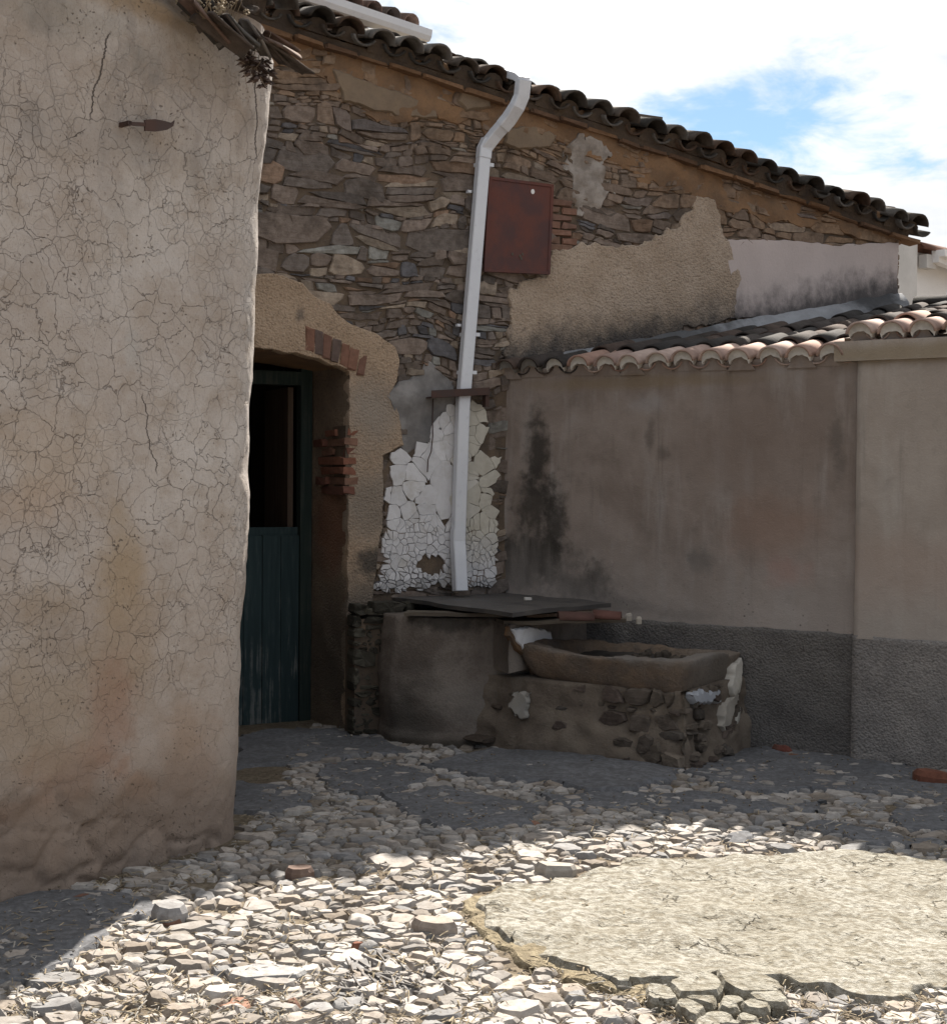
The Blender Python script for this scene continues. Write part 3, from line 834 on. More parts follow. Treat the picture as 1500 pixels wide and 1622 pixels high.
    for k in range(7):
        s = -.44 + k * .085 + rn.uniform(-.02, .02); pp, nn_ = left_path(s); V, F = tile_shell(rn.uniform(.20, .30), .066, .06, .012, math.pi * rn.uniform(.6, .95), 9, k % 3 != 1)
        V = [(v[0] + .01 * nz(v, 16, k), v[1] + .03 * nz((v[0], 0, v[2]), 14, k * 3.3), v[2] + .008 * nz(v, 16, k + 9)) for v in V]
        t = obj('roof_tile', V, F, MAT_TILE_OLD, LB, True, rn.choice(pal)); a = rn.uniform(-.5, .5); sx = LDIR * math.cos(a) + up * math.sin(a); uy = up * math.cos(a) - LDIR * math.sin(a)
        t.matrix_world = basis(pp + LNRM * rn.uniform(.08, .17) + Z3 * (LEFT_TOP + .045 - .03 * (k > 3) + rn.uniform(-.03, .02)) + np.array([lean(LEFT_TOP), 0, 0]), sx, uy, nr)
    frag += [(450, 78, .30, -14, .18), (425, 64, .24, -24, .16), (360, 46, .24, -16, .2)]
    for x, y, L, ang, w in frag:
        o = on_plane(x, y, LA1 + np.array([lean(LEFT_TOP), 0, 0]) + LNRM * w, LNRM)
        a = math.radians(ang)
        ax = unit(LDIR * math.cos(a) + Z3 * math.sin(a))
        az = unit(np.cross(ax, -LNRM) + LNRM * rn.uniform(-.25, .35)); az = az if az[2] > 0 else -az
        ay = unit(np.cross(az, ax))
        V, F = tile_shell(L, rn.uniform(.045, .07), .05, 0.011, math.pi * rn.uniform(.4, .7), 8)
        V = [(v[0], v[1] - L * .5, v[2] - .06) for v in V]
        V = [(v[0] + .012 * nz(v, 22, x), v[1] + .05 * nz((v[0], v[1], x), 9), v[2] + .008 * nz(v, 18, y)) for v in V]
        t = obj('tile_fragment', V, F, MAT_TILE_OLD, LB, True, rn.choice(pal))
        t.matrix_world = basis(o, ay, ax, az)
build_left()

# ------------------------------------------------------------------ dry plants on the left roof
def rosette(mb, o, r, rn, col, hang=0.0):
    for k in range(18):
        a = k * 2.4 + rn.uniform(-.2, .2); t = k / 18
        el = 0.15 + 1.1 * (1 - t)
        d = np.array([math.cos(a) * math.cos(el), math.sin(a) * math.cos(el), math.sin(el) - hang])
        d = unit(d); sd_ = unit(np.cross(d, Z3 + .01)); up = np.cross(sd_, d)
        L = r * (0.55 + 0.6 * t) * rn.uniform(.8, 1.15); w = L * 0.20
        p = np.array(o)
        c = jit(col, rn, .7, 1.3)
        mb.put([p, p + d * L * .55 + sd_ * w, p + d * L + up * L * .12, p + d * L * .55 - sd_ * w, p + d * L * .5 + up * w * .9],
               [(0, 1, 4), (1, 2, 4), (2, 3, 4), (3, 0, 4), (0, 3, 2, 1)], c)
def stalk(mb, o, d, L, r, rn, col):
    d = unit(d); p = np.array(o, float); n = 4
    sd_ = unit(np.cross(d, (0.3, 0.9, 0.1))); s2 = np.cross(d, sd_)
    ring = []
    for k in range(n + 1):
        q = p + d * L * k / n + sd_ * .02 * L * math.sin(k * 1.7) 
        rr = r * (1 - .5 * k / n)
        ring.append([q + (sd_ * math.cos(a) + s2 * math.sin(a)) * rr for a in (0, 2.09, 4.19)])
    V = [x for rg in ring for x in rg]; F = []
    for k in range(n):
        for i in range(3): F.append((k * 3 + i, k * 3 + (i + 1) % 3, k * 3 + 3 + (i + 1) % 3, k * 3 + 3 + i))
    mb.put(V, F, col)
    return ring[-1][0]
def lroof(x, y, w): return on_plane(x, y, LA1 + np.array([lean(LEFT_TOP), 0, 0]) + LNRM * w, LNRM)
def build_plants():
    rn = random.Random(11)
    pl = thing('dry_plant', 'pale dried flower stalks of a houseleek growing on the edge tiles of the left roof', 'plant')
    mb = MB(); hd = MB()
    for k in range(34):
        o = lroof(rn.uniform(305, 372), rn.uniform(22, 48), rn.uniform(.04, .18))
        tip = stalk(mb, o, (rn.uniform(-.6, .6), rn.uniform(-.5, .3), rn.uniform(.4, 1)), rn.uniform(.06, .15), .0022, rn, (0.42, 0.33, 0.22))
        for q in range(6):
            e = tip + np.array([rn.uniform(-1, 1), rn.uniform(-1, 1), rn.uniform(-.6, 1)]) * .014
            s_ = rn.uniform(.004, .008)
            hd.put([e + (s_, 0, 0), e + (-s_, 0, 0), e + (0, s_, 0), e + (0, -s_, 0), e + (0, 0, s_), e - (0, 0, s_)],
                   [(0, 2, 4), (2, 1, 4), (1, 3, 4), (3, 0, 4), (2, 0, 5), (1, 2, 5), (3, 1, 5), (0, 3, 5)], (0.5, 0.42, 0.31))
    mb.build('stalk', MAT_DRYPLANT, pl); hd.build('flower_heads', MAT_DRYPLANT, pl, kind='stuff')
    lf = MB()
    for k in range(7): rosette(lf, lroof(rn.uniform(300, 372), rn.uniform(28, 52), rn.uniform(.10, .2)), .05, rn, (0.20, 0.16, 0.11))
    lf.build('leaves', MAT_DRYPLANT, pl, kind='stuff')
    p2 = MB()
    for x, y, r in ((392, 92, .060), (405, 100, .065), (418, 96, .05), (412, 120, .055), (425, 112, .05), (386, 78, .045), (398, 112, .04), (424, 128, .035), (415, 134, .03)):
        rosette(p2, lroof(x, y, .13), r * 1.0, rn, (0.13, 0.095, 0.085), 0.9)
    for k in range(26):
        stalk(p2, lroof(rn.uniform(385, 428), rn.uniform(78, 115), .12), (rn.uniform(-.5, .5), rn.uniform(-.6, .2), rn.uniform(-1, .3)), rn.uniform(.04, .11), .002, rn, (0.36, 0.30, 0.24))
    o = p2.build('hanging_houseleek', MAT_DRYPLANT)
    tag(o, 'withered dark houseleek rosettes hanging below the broken tiles at the left corner', 'plant')
build_plants()

# rusty flat iron stuck in the left wall
def build_iron():
    t = thing('iron_spike', 'rusty blade shaped flat iron sticking out of the cracked left wall', 'iron spike')
    fr = LNRM; pl = LA0 + LNRM * 0.055 + np.array([lean(2.9), 0, 0])
    def prism(pts, th, name):
        f = [on_plane(x, y, pl, fr) for x, y in pts]; b = [p - fr * th for p in f]; n = len(f)
        obj(name, f + b, [tuple(range(n)), tuple(range(2 * n - 1, n - 1, -1))] + [(i, n + i, n + (i + 1) % n, (i + 1) % n) for i in range(n)], MAT_IRON, t)
    prism([(230, 189), (246, 188), (262, 191), (272, 194), (277, 190), (275, 199), (265, 205), (248, 207.5), (230, 206)], .007, 'blade')
    prism([(203, 190), (208, 192), (231, 193.5), (231, 199), (214, 198.5), (203, 196)], .008, 'tang')
    o = on_plane(206, 194, pl, fr); mb = MB(); mb.box(o - LDIR * .006 - Z3 * .008 + LNRM * 0.0, LDIR * .014, Z3 * .016, -LNRM * .12); mb.build('shank', MAT_IRON, t)
build_iron()
# ================================================================== STONE HOUSE
SH = thing('stone_house', 'old slate rubble house with patchy plaster, half open door and sagging tiled eave', 'house')
U_END = hpx(1424, 420)[0]
_ev = []
for x, y in ((400, 8), (455, 25), (590, 66), (700, 104), (860, 150), (1000, 197), (1200, 272), (1330, 318), (1448, 358)):
    p = on_plane(x, y, HJ + HN * 0.14, HN); _ev.append(((p - HJ) @ HD, p[2]))
_ev = np.array(_ev)
_evc = np.polyfit(_ev[:, 0], _ev[:, 1], 2)
def eave(u): return float(np.polyval(_evc, u))
ESL = (eave(3.0) - eave(0.0)) / 3.0
FL0 = hpx(808, 580, 0.0); FL1 = hpx(1424, 470, 0.0)
FSL = (FL1[1] - FL0[1]) / (FL1[0] - FL0[0])
def flash(u): return FL0[1] + FSL * (u - FL0[0])
DU0, DU1, DZ = -0.98, 0.0, 2.29          # door opening
REV = 0.46                               # depth of the reveal

def poly_px(pts, w=0.03): return [hpx(x, y, w) for x, y in pts]
PX_DOOR = [(380, 436), (440, 433), (478, 448), (500, 470), (522, 481), (540, 503), (560, 515), (597, 528), (627, 550), (632, 570), (630, 605), (617, 622), (632, 655), (640, 705), (607, 722), (608, 770), (606, 830), (600, 870), (592, 930), (590, 1000), (585, 1080), (575, 1168),
           (549, 1164), (549, 1000), (551, 800), (553, 640), (553, 588), (530, 578), (500, 568), (470, 560), (440, 555), (410, 552), (340, 548), (340, 436)]
PX_ROUGH = [(806, 470), (809, 453), (828, 444), (870, 437), (875, 397), (921, 383), (968, 388), (1005, 388), (1033, 374), (1075, 360), (1085, 341), (1099, 318), (1122, 309), (1141, 332), (1148, 365), (1157, 379), (1171, 435), (1169, 505), (1080, 525), (990, 545), (900, 565), (805, 592), (800, 560), (809, 520)]
PX_PINK = [(1143, 379), (1157, 379), (1200, 378), (1260, 381), (1320, 388), (1380, 384), (1424, 384), (1424, 480), (1300, 495), (1155, 505), (1156, 435)]
PX_SMEAR = [(905, 225), (940, 215), (968, 235), (962, 270), (975, 300), (950, 330), (915, 335), (905, 290), (893, 270), (897, 245)]
PX_CEM = [(683, 573), (715, 602), (726, 628), (735, 640), (700, 655), (712, 670), (693, 690), (665, 712), (640, 722), (628, 670), (610, 620), (650, 600), (670, 582)]
PX_WHITE = [(717, 628), (748, 632), (770, 645), (774, 668), (780, 704), (797, 714), (795, 754), (793, 814), (788, 930), (700, 932), (622, 942), (588, 932), (600, 912), (610, 888), (600, 864), (615, 838), (612, 814), (608, 775), (606, 745), (620, 723), (624, 710), (653, 707), (672, 692), (690, 672), (697, 653)]
POLY = {k: poly_px(v) for k, v in dict(door=PX_DOOR, rough=PX_ROUGH, pink=PX_PINK, smear=PX_SMEAR, cem=PX_CEM, white=PX_WHITE).items()}
PANEL = poly_px([(774, 279), (874, 293), (868, 435), (766, 430)], 0.05)
SEEN_L = hpx(392, 300)[0] - 0.55

def build_house_shell():
    B0 = -0.002
    mb = MB()
    def slab(u0, u1, z0, zt0, zt1, w0=B0, w1=-0.7):
        v = [hp(u0, z0, w0), hp(u1, z0, w0), hp(u1, z0, w1), hp(u0, z0, w1), hp(u0, zt0, w0), hp(u1, zt1, w0), hp(u1, zt1, w1), hp(u0, zt0, w1)]
        mb.put(v, [(0, 3, 2, 1), (4, 5, 6, 7), (0, 1, 5, 4), (1, 2, 6, 5), (2, 3, 7, 6), (3, 0, 4, 7)])
    T = lambda u: eave(u) - 0.03
    slab(-2.9, DU0 - .01, -0.2, T(-2.9), T(DU0))
    slab(DU0 - .01, DU1 + .012, DZ + .05, T(DU0), T(DU1), B0, -0.7)
    slab(DU1 + .012, U_END / 2, -0.2, T(DU1), T(U_END / 2))
    slab(U_END / 2, U_END - .02, -0.2, T(U_END / 2), T(U_END))
    mb.build('wall', MAT_MORTAR, SH)
    # room behind the door, side and rear walls
    mb = MB()
    D = 3.2
    mb.box(hp(-2.9, -.2, -D), HD * (U_END + 2.9), HM * .2, Z3 * 5.2)
    mb.box(hp(U_END - .24, -.2, -.701), HD * .22, HM * (D - .7), Z3 * (eave(U_END) + .15))
    mb.box(hp(-2.9, -.2, -.701), HD * -.2, HM * (D - .7), Z3 * 5.0)
    mb.box(hp(0.6, -.2, -.702), HD * .1, HM * (D - .75), Z3 * 3.4)
    mb.box(hp(-2.88, 2.75, -.703), HD * 3.5, HM * (D - .75), Z3 * .1)
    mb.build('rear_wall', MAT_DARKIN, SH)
build_house_shell()

# --- rubble
def stone_col(rn, u, z):
    t = rn.random()
    if t < .50: c = (0.215, 0.175, 0.150)
    elif t < .70: c = (0.165, 0.142, 0.128)
    elif t < .80: c = (0.13, 0.128, 0.138)
    elif t < .90: c = (0.31, 0.258, 0.208)
    elif t < .96: c = (0.25, 0.175, 0.128)
    else: c = (0.25, 0.25, 0.235)
    k = rn.uniform(0.72, 1.28)
    # the stones near the eave are coated with reddish clay
    f = max(0.0, min(1.0, (z - (eave(u) - 0.62)) / 0.35)) * rn.uniform(.3, 1)
    c = tuple(a * k * (1 - f) + b * f for a, b in zip(c, (0.31, 0.21, 0.135)))
    return c
def build_rubble():
    rn = random.Random(21)
    u0, u1 = SEEN_L, U_END + .05
    def ok(p):
        u, z = p
        if z > eave(u) + .02: return False
        if DU0 - .02 < u < DU1 + .02 and z < DZ + .04: return False
        if u > FL0[0] - .02 and z < flash(u) - .15: return False
        return True
    cl = courses((u0, 0.0, u1, 4.6), (.022, .027, .033, .042, .055, .072, .095), (1.3, 1.9, 2.7, 3.8, 5.0), rn, .20)
    def warp(u, z):
        return (u + 0.04 * nz((u, 0, z), 1.1, 4) + .02 * nz((u, 0, z), 4, 14), z + 0.10 * nz((u, 0, z), 1.0, 9) + 0.085 * nz((u, 0, z), 2.2, 19) - 0.035 * (u - 1.2) * max(0, z - 2.0) / 2)
    out = []
    for pl in cl:
        pl = clip_half([warp(x, z) for x, z in pl], 1.0, 0.0, U_END - .004)
        if len(pl) < 3: continue
        (cx, cz), A = centroid(pl)
        if A < 0.0004 or not ok((cx, cz)) or any(DU0 - .01 < q[0] < DU1 + .01 and q[1] < DZ for q in pl): continue
        hid = False
        for k in ('door', 'rough', 'pink', 'white', 'cem', 'smear'):
            pg = POLY[k]
            if inside((cx, cz), pg) and sum(inside(q, pg) for q in pl) >= len(pl) * .8: hid = True
        if inside((cx, cz), PANEL) and all(inside(q, PANEL) for q in pl): hid = True
        if hid: continue
        out.append((A, cx, cz, pl))
    for r0 in EXTRA_BRICK_RECTS:
        out = [q for q in out if not inside((q[1], q[2]), r0)]
    out.sort(key=lambda q: -q[0])
    seen = [q for q in out if in_view(hp(q[1], q[2])) and q[1] > hpx(400, 400)[0] - .05]
    rest = [q for q in out if not any(q is s for s in seen[:300])]
    sm = MB()
    for lst, single in ((seen[:300], True), (rest, False)):
        for A, cx, cz, pl in lst:
            g = min(0.0028, 0.04 * math.sqrt(A))
            p2 = rough_outline(shrink(pl, g), 0.028 if single else 0.04, 0.011, 13 if single else 9, cx, 0.10)
            h = 0.003 + rn.uniform(0, .017) * min(1, math.sqrt(A) / .07)
            if any(inside(q, POLY[k]) for q in pl for k in ('door', 'rough', 'pink', 'white', 'cem', 'smear')): h = min(h, .016)
            V, F = stone_piece(p2, h, -0.06, 0.007, rn, lambda x, y, w: hp(x, y, w), 0.22, 0.001, 1)
            c = stone_col(rn, cx, cz)
            if single: obj('stone', V, F, MAT_STONE, SH, False, c)
            else: sm.put(V, F, c)
    sm.build('small_stones', MAT_STONE, SH, kind='stuff')
    print('stones', len(seen), len(out))
# brick patches take the place of rubble
BR_R = [hpx(*q) for q in ((872, 312), (905, 316), (903, 392), (870, 398))]
EXTRA_BRICK_RECTS = [BR_R]
build_rubble()

def brick_box(o, ax, ay, az, rn, col, parent, name='brick', amp=.007):
    """a worn brick: box with chamfered front and wandering corners"""
    o, ax, ay, az = (np.array(q, float) for q in (o, ax, ay, az))
    V = []
    for k, ins in ((0, 0.0), (0.86, 0.0), (1.0, 0.07)):
        for i, j in ((0, 0), (1, 0), (1, 1), (0, 1)):
            ii = ins + (1 - 2 * ins) * i; jj = ins + (1 - 2 * ins) * j
            V.append(o + ax * ii + ay * jj + az * k + np.array([rn.uniform(-amp, amp) for _ in range(3)]))
    F = [(8, 9, 10, 11), (3, 2, 1, 0)]
    for k in (0, 4):
        for i in range(4): F.append((k + i, k + (i + 1) % 4, k + 4 + (i + 1) % 4, k + 4 + i))
    return obj(name, V, F, MAT_BRICK, parent, False, col)
RED = [(0.22, 0.098, 0.066), (0.25, 0.115, 0.078), (0.17, 0.078, 0.058), (0.22, 0.125, 0.09)]

# --- plaster, clay, cement
Wp = lambda x, y, w: hp(x, y, w)
coat('door_plaster', POLY['door'], Wp, MAT_DOORPL, SH, 0.034, -0.06, 0.014, 0.009, 11, 0.045, 0.012, 0.005, 1)
coat('rough_plaster', POLY['rough'], Wp, MAT_BEIGE, SH, 0.026, -0.03, 0.014, 0.036, 12, 0.05, 0.008, 0.008, 2)
coat('smooth_plaster', [(u + (.012 if abs(u - U_END) > .1 else 0), z) for u, z in POLY['pink']], Wp, MAT_PINK, SH, 0.024, -0.03, 0.02, 0.012, 9, 0.07, 0.003, 0.004, 3)
coat('lime_smear', POLY['smear'], Wp, MAT_GREYPL, SH, 0.016, -0.03, 0.014, 0.055, 13, 0.02, 0.055, 0.004, 4)
coat('cement_patch', POLY['cem'], Wp, MAT_CEMENT, SH, 0.020, -0.03, 0.014, 0.045, 10, 0.03, 0.025, 0.008, 5)
low = [(400, 96), (430, 92), (470, 104), (520, 128), (545, 165), (600, 196), (640, 200), (690, 186), (740, 180), (790, 226), (840, 220), (900, 232), (960, 256), (1060, 300), (1150, 338), (1250, 352), (1330, 366), (1424, 384)]
band = [hpx(x, y) for x, y in low]
band = band + [(u, eave(u) + .03) for u in np.linspace(band[-1][0], band[0][0], 14)]
coat('clay_band', band, Wp, MAT_CLAY, SH, 0.013, -0.03, 0.03, 0.07, 6, 0.035, 0.030, 0.004, 6)
coat('clay_patch', [hpx(x, y) for x, y in ((528, 112), (580, 128), (640, 150), (690, 172), (688, 188), (640, 185), (590, 176), (540, 160))], Wp, MAT_CLAY2, SH, 0.028, -0.03, 0.02, 0.02, 8, 0.03, 0.010, 0.01, 7)
coat('clay_patch', [hpx(x, y) for x, y in ((730, 140), (772, 150), (776, 172), (735, 178), (722, 160))], Wp, MAT_CLAY2, SH, 0.034, -0.03, 0.02, 0.012, 8, 0.03, 0.010, 0.014, 8)
coat('clay_patch', [hpx(x, y) for x, y in ((800, 205), (845, 200), (880, 214), (870, 232), (820, 240), (795, 225))], Wp, MAT_CLAY2, SH, 0.026, -0.03, 0.02, 0.02, 8, 0.03, 0.010, 0.010, 9)

# --- limewash flakes: plates parted by open cracks
coat('flake_bed', [((u - 0) * 1.0, z) for u, z in POLY['white']], Wp, MAT_MORTAR, SH, 0.010, -0.03, 0.02, 0.02, 9, 0.05, 0.006, 0.01, 10)
def build_flakes():
    rn = random.Random(5)
    pg = POLY['white']; us = [p[0] for p in pg]; zs = [p[1] for p in pg]
    zl, zh = min(zs), max(zs); H = zh - zl
    hole = [hpx(x, y) for x, y in ((660, 890), (672, 880), (690, 878), (705, 888), (704, 904), (685, 910), (664, 903))]
    def keep(p): return True
    pts = [(rn.uniform(min(us), max(us)), zl + .36 * H * rn.random() ** 1.15, .015) for _ in range(330)] + [(rn.uniform(min(us), max(us)), rn.uniform(zl + .36 * H, zh), .03) for _ in range(75)]
    cl = cells([p[:2] for p in pts], [0.0 for p in pts], (min(us) - .05, zl - .05, max(us) + .05, zh + .05), 22)
    sm = MB(); items = []
    for pl in cl:
        if not pl: continue
        (cx, cz), A = centroid(pl)
        if A < .0001: continue
        # trim by the outline of the patch
        q = [p for p in pl]
        if not inside((cx, cz), pg): continue
        q = [(x + .014 * nz((x, 0, z), 9, 3), z + .014 * nz((x, 0, z), 9, 13)) for x, z in q]
        out = []
        for p in q:
            if inside(p, pg): out.append(p)
            else:
                a, b = np.array((cx, cz)), np.array(p); lo, hi = 0.0, 1.0
                for _ in range(8):
                    m = (lo + hi) / 2
                    if inside(a + (b - a) * m, pg): lo = m
                    else: hi = m
                out.append(tuple(a + (b - a) * lo))
        if inside((cx, cz), hole): continue
        items.append((A, cx, cz, out))
    items.sort(key=lambda q: -q[0])
    k12 = hpx(722, 800)[0]
    for i, (A, cx, cz, pl) in enumerate(items):
        t = (cz - zl) / H
        g = 0.0024 if t < .12 else (0.0013 if t < .36 else 0.0004)
        p2 = rough_outline(shrink(pl, g * rn.uniform(.7, 1.5)), 0.016, 0.012, 16, 1.0, 0.025, 34)
        V, F = stone_piece(p2, 0.022 + rn.uniform(0, .005), 0.0, 0.002, rn, Wp, 0.03, 0.001, 1)
        cream = max(0, min(1, (cx - k12) * 8 + .5)) * max(0, min(1, (t - .1) * 4))
        c = np.array((0.68, 0.68, 0.70)) * (1 - cream) + np.array((0.58, 0.555, 0.49)) * cream
        if t < .08: c = c * rn.uniform(.55, .95)
        c = tuple(c * rn.uniform(.85, 1.0))
        if i < 300: obj('plaster_flake', V, F, MAT_WHITE, SH, False, c)
        else: sm.put(V, F, c)
    if sm.v: sm.build('small_flakes', MAT_WHITE, SH, kind='stuff')
    print('flakes', len(items))
build_flakes()

# --- door: reveal, arch, frame, leaf
def build_door():
    rn = random.Random(8)
    IN = 0.07                                   # the jamb splays inwards
    def grid(name, P00, P10, P11, P01, nu, nv, mat, amp, nrm):
        V = []; F = []
        for j in range(nv + 1):
            for i in range(nu + 1):
                a, b = i / nu, j / nv
                p = P00 * (1 - a) * (1 - b) + P10 * a * (1 - b) + P11 * a * b + P01 * (1 - a) * b
                k = 0 if (i == 0) else amp * fbm(p, 6, 2, 4)
                V.append(p + nrm * k)
        for j in range(nv):
            for i in range(nu): F.append((j * (nu + 1) + i, j * (nu + 1) + i + 1, (j + 1) * (nu + 1) + i + 1, (j + 1) * (nu + 1) + i))
        return obj(name, V, F, mat, SH, True)
    rv = m_roughcast('reveal_render', (0.23, 0.18, 0.135), (0.19, 0.15, 0.115), flash=False, stains=[
        (hp(-.02, 1.25, -.2), (.3, .3, .35), (0.20, 0.085, 0.05), .6, .5, 6), (hp(-.02, .4, -.2), (.5, .5, .4), (0.10, 0.085, 0.07), .8, .5, 5)])
    inner = -IN
    grid('door_reveal', hp(0, -.1, .028), hp(inner, -.1, -REV - .1), hp(inner, DZ + .02, -REV - .1), hp(0, DZ + .02, .028), 14, 50, rv, .014, -HD)
    # soffit: a flat, slightly curved arch
    V = []; F = []; nu, nw = 24, 8
    def zs(u): 
        t = (u - DU0) / (DU1 - DU0); return DZ - .055 + .075 * (1 - (2 * t - 1) ** 2)
    for j in range(nw + 1):
        for i in range(nu + 1):
            u = DU0 + (DU1 - DU0 + .004) * i / nu; w = .030 - (REV + .13) * j / nw
            p = hp(u, zs(u) - .03 * j / nw, w); V.append(p + Z3 * (.006 * fbm(p, 7, 5, 3) if j else 0))
    for j in range(nw):
        for i in range(nu): F.append((j * (nu + 1) + i, j * (nu + 1) + i + 1, (j + 1) * (nu + 1) + i + 1, (j + 1) * (nu + 1) + i))
    obj('door_soffit', V, F, MAT_CLAY, SH, True)
    # arch bricks on edge, laid bare in the plaster
    tops = [(481, 521), (497, 520), (510, 524), (524, 527), (538, 531), (552, 535), (566, 540)]
    for k in range(7):
        ub, zb = hpx(484 + 13.2 * k, 556 + 4.6 * k + .25 * k * k, .036)
        ut, zt = hpx(486 + 14.0 * k, 517 + 5.2 * k + .3 * k * k, .036)
        ax = hp(ub + .054, zb - .009, 0) - hp(ub, zb, 0); ay = hp(ut, zt, 0) - hp(ub, zb, 0)
        c = RED[k % 4] if k not in (1, 3) else (0.085, 0.065, 0.065)
        c = tuple(0.7 * x + .3 * y for x, y in zip(c, (0.24, 0.17, 0.13)))
        brick_box(hp(ub, zb, -.03), ax, ay, HN * .071, rn, c, SH)
    # jamb bricks at the broken corner: each turns the corner
    zc = [hpx(560, y, .03)[1] for y in (682, 698, 713, 728, 744, 760, 775)]
    for k, z in enumerate(zc):
        dep = [.10, .26, .14, .38, .36, .22, .34][k]; ln = [.10, .085, .075, .085, .085, .08, .07][k]
        c = RED[(k * 3) % 4]
        o = hp(-IN * dep / (REV + .1) - .004 , z - .030, -dep)
        brick_box(o, HD * (ln + .012), Z3 * .047, HN * (dep + .038), rn, c, SH)
        if dep < .3: brick_box(hp(-IN * (dep + .23) / (REV + .1) - .003, z - .032, -dep - .2), HD * .1, Z3 * .045, HN * .185, rn, RED[(k + 1) % 4], SH)
    mb = MB(); mb.box(hp(-.024, zc[-1] - .035, -.30), HD * .082, HN * .331, Z3 * (zc[0] - zc[-1] + .065)); mb.build('brick_bedding', MAT_MORTAR, SH)
    # door frame
    fw = -REV
    du0, du1 = DU0 + .03, inner
    mb = MB(); mb.box(hp(du1 - .075, -.1, fw), HD * .075, HM * .09, Z3 * (DZ - .03 + .1)); mb.build('door_post', MAT_FRAME, SH)
    mb = MB(); mb.box(hp(du0, -.1, fw), HD * .075, HM * .09, Z3 * (DZ - .03 + .1)); mb.build('door_post', MAT_FRAME, SH)
    mb = MB(); mb.box(hp(du0 + .075, DZ - .15, fw + .002), HD * (du1 - du0 - .15), HM * .09, Z3 * .085); mb.build('door_head', MAT_FRAME, SH)
    # lower leaf of boards
    lf = bpy.data.objects.new('door_leaf', None); COL.objects.link(lf); lf.parent = SH
    u = du0 + .078; W = du1 - du0 - .156; n = 6
    for k in range(n):
        w_ = W / n; mb = MB()
        mb.box(hp(u + k * w_ + .002, -.035 + rn.uniform(-.01, .012), fw - .012 + rn.uniform(-.002, .002)), HD * (w_ - .004), HM * .028, Z3 * (1.225 + rn.uniform(-.008, .006))); mb.build('plank', MAT_TEAL, lf)
    mb = MB(); mb.box(hp(u - .002, 1.17, fw - .041), HD * W, HM * .03, Z3 * .07); mb.build('rail', MAT_TEAL, lf)
    # open upper leaf, seen edge on inside the room
    mb = MB(); mb.box(hp(du1 - .135, 1.20, fw - .08), HD * .035, HM * .5, Z3 * .93); mb.build('upper_door_leaf', MAT_BROWNWOOD, SH)
    mb = MB(); mb.box(hp(du0, -.11, fw + .03), HD * (du1 - du0 - .0), HM * .16, Z3 * .045); mb.build('door_sill', MAT_APRON, SH)
build_door()

# --- iron shutter and bricks beside it
def build_shutter():
    rn = random.Random(9)
    t = bpy.data.objects.new('shutter', None); COL.objects.link(t); t.parent = SH
    c = [hp(u, z, w) for (u, z), w in zip(PANEL, (.055, .075, .075, .055))]
    back = [p - HN * .02 for p in c]
    obj('sheet', c + back, [(0, 3, 2, 1), (4, 5, 6, 7), (0, 1, 5, 4), (1, 2, 6, 5), (2, 3, 7, 6), (3, 0, 4, 7)], MAT_RUST, t)
    fr = MB()
    for i in range(4):
        a, b = c[i], c[(i + 1) % 4]; ce = sum(c) / 4
        d = unit(ce - (a + b) / 2)
        fr.put([a, b, b + d * .02, a + d * .02] + [p + HN * .005 for p in (a, b, b + d * .018, a + d * .018)], [(4, 5, 6, 7), (0, 1, 5, 4), (1, 2, 6, 5), (2, 3, 7, 6), (3, 0, 4, 7)])
    fr.build('rim', MAT_RUST, t)
    fr = MB(); fr.box((back[0] + back[3]) / 2 - HN * .07 - Z3 * .2, HN * .07, HD * .02, Z3 * .4); fr.build('hinge', MAT_IRON, t)
    def disc(x, y, r, mat, name):
        o = on_plane(x, y, c[0] + HN * .004 + (HN * .018 if False else HN * .0), HN)
        # lie on the slightly opened sheet
        nrm = unit(np.cross(c[1] - c[0], c[3] - c[0])); nrm = nrm if nrm @ HN > 0 else -nrm
        o = on_plane(x, y, c[0] + nrm * .003, nrm)
        a1 = unit(c[1] - c[0]); a2 = np.cross(nrm, a1)
        V = [o + (a1 * math.cos(k * .785) * r + a2 * math.sin(k * .785) * r * 1.3) for k in range(8)]
        V += [p - nrm * .004 for p in V]
        obj(name, V, [tuple(range(8))] + [(i, (i + 1) % 8, 8 + (i + 1) % 8, 8 + i) for i in range(8)], mat, t)
    disc(844, 303, .013, MAT_WHITEWALL, 'lit_hole');  # white disc stands for a lit hole, its light put into the colour
    for x, y in ((812, 402), (824, 405), (826, 409), (828, 402)): disc(x, y, .008, MAT_DARKIN, 'latch_hole')
    # bricks in the jamb of the shutter
    z = hpx(880, 398)[1]; zt = hpx(880, 314)[1]; n = 7; hgt = (zt - z) / n
    for k in range(n):
        u0 = hpx(870, 350)[0]; off = .0 if k % 2 else .09
        for u, L in ((u0 - .02, .10 + off), (u0 + .09 + off, .10 if not k % 2 else .16)):
            if u + L > hpx(908, 350)[0] + .05: L = hpx(908, 350)[0] + .03 - u
            if L < .04: continue
            c_ = tuple(.62 * a + .38 * b for a, b in zip(rn.choice(RED), (0.26, 0.19, 0.15)))
            brick_box(hp(u, z + k * hgt + .005, -.03), HD * (L - .010), Z3 * (hgt - .012), HN * (.045 + rn.uniform(0, .008)), rn, c_, SH)
build_shutter()

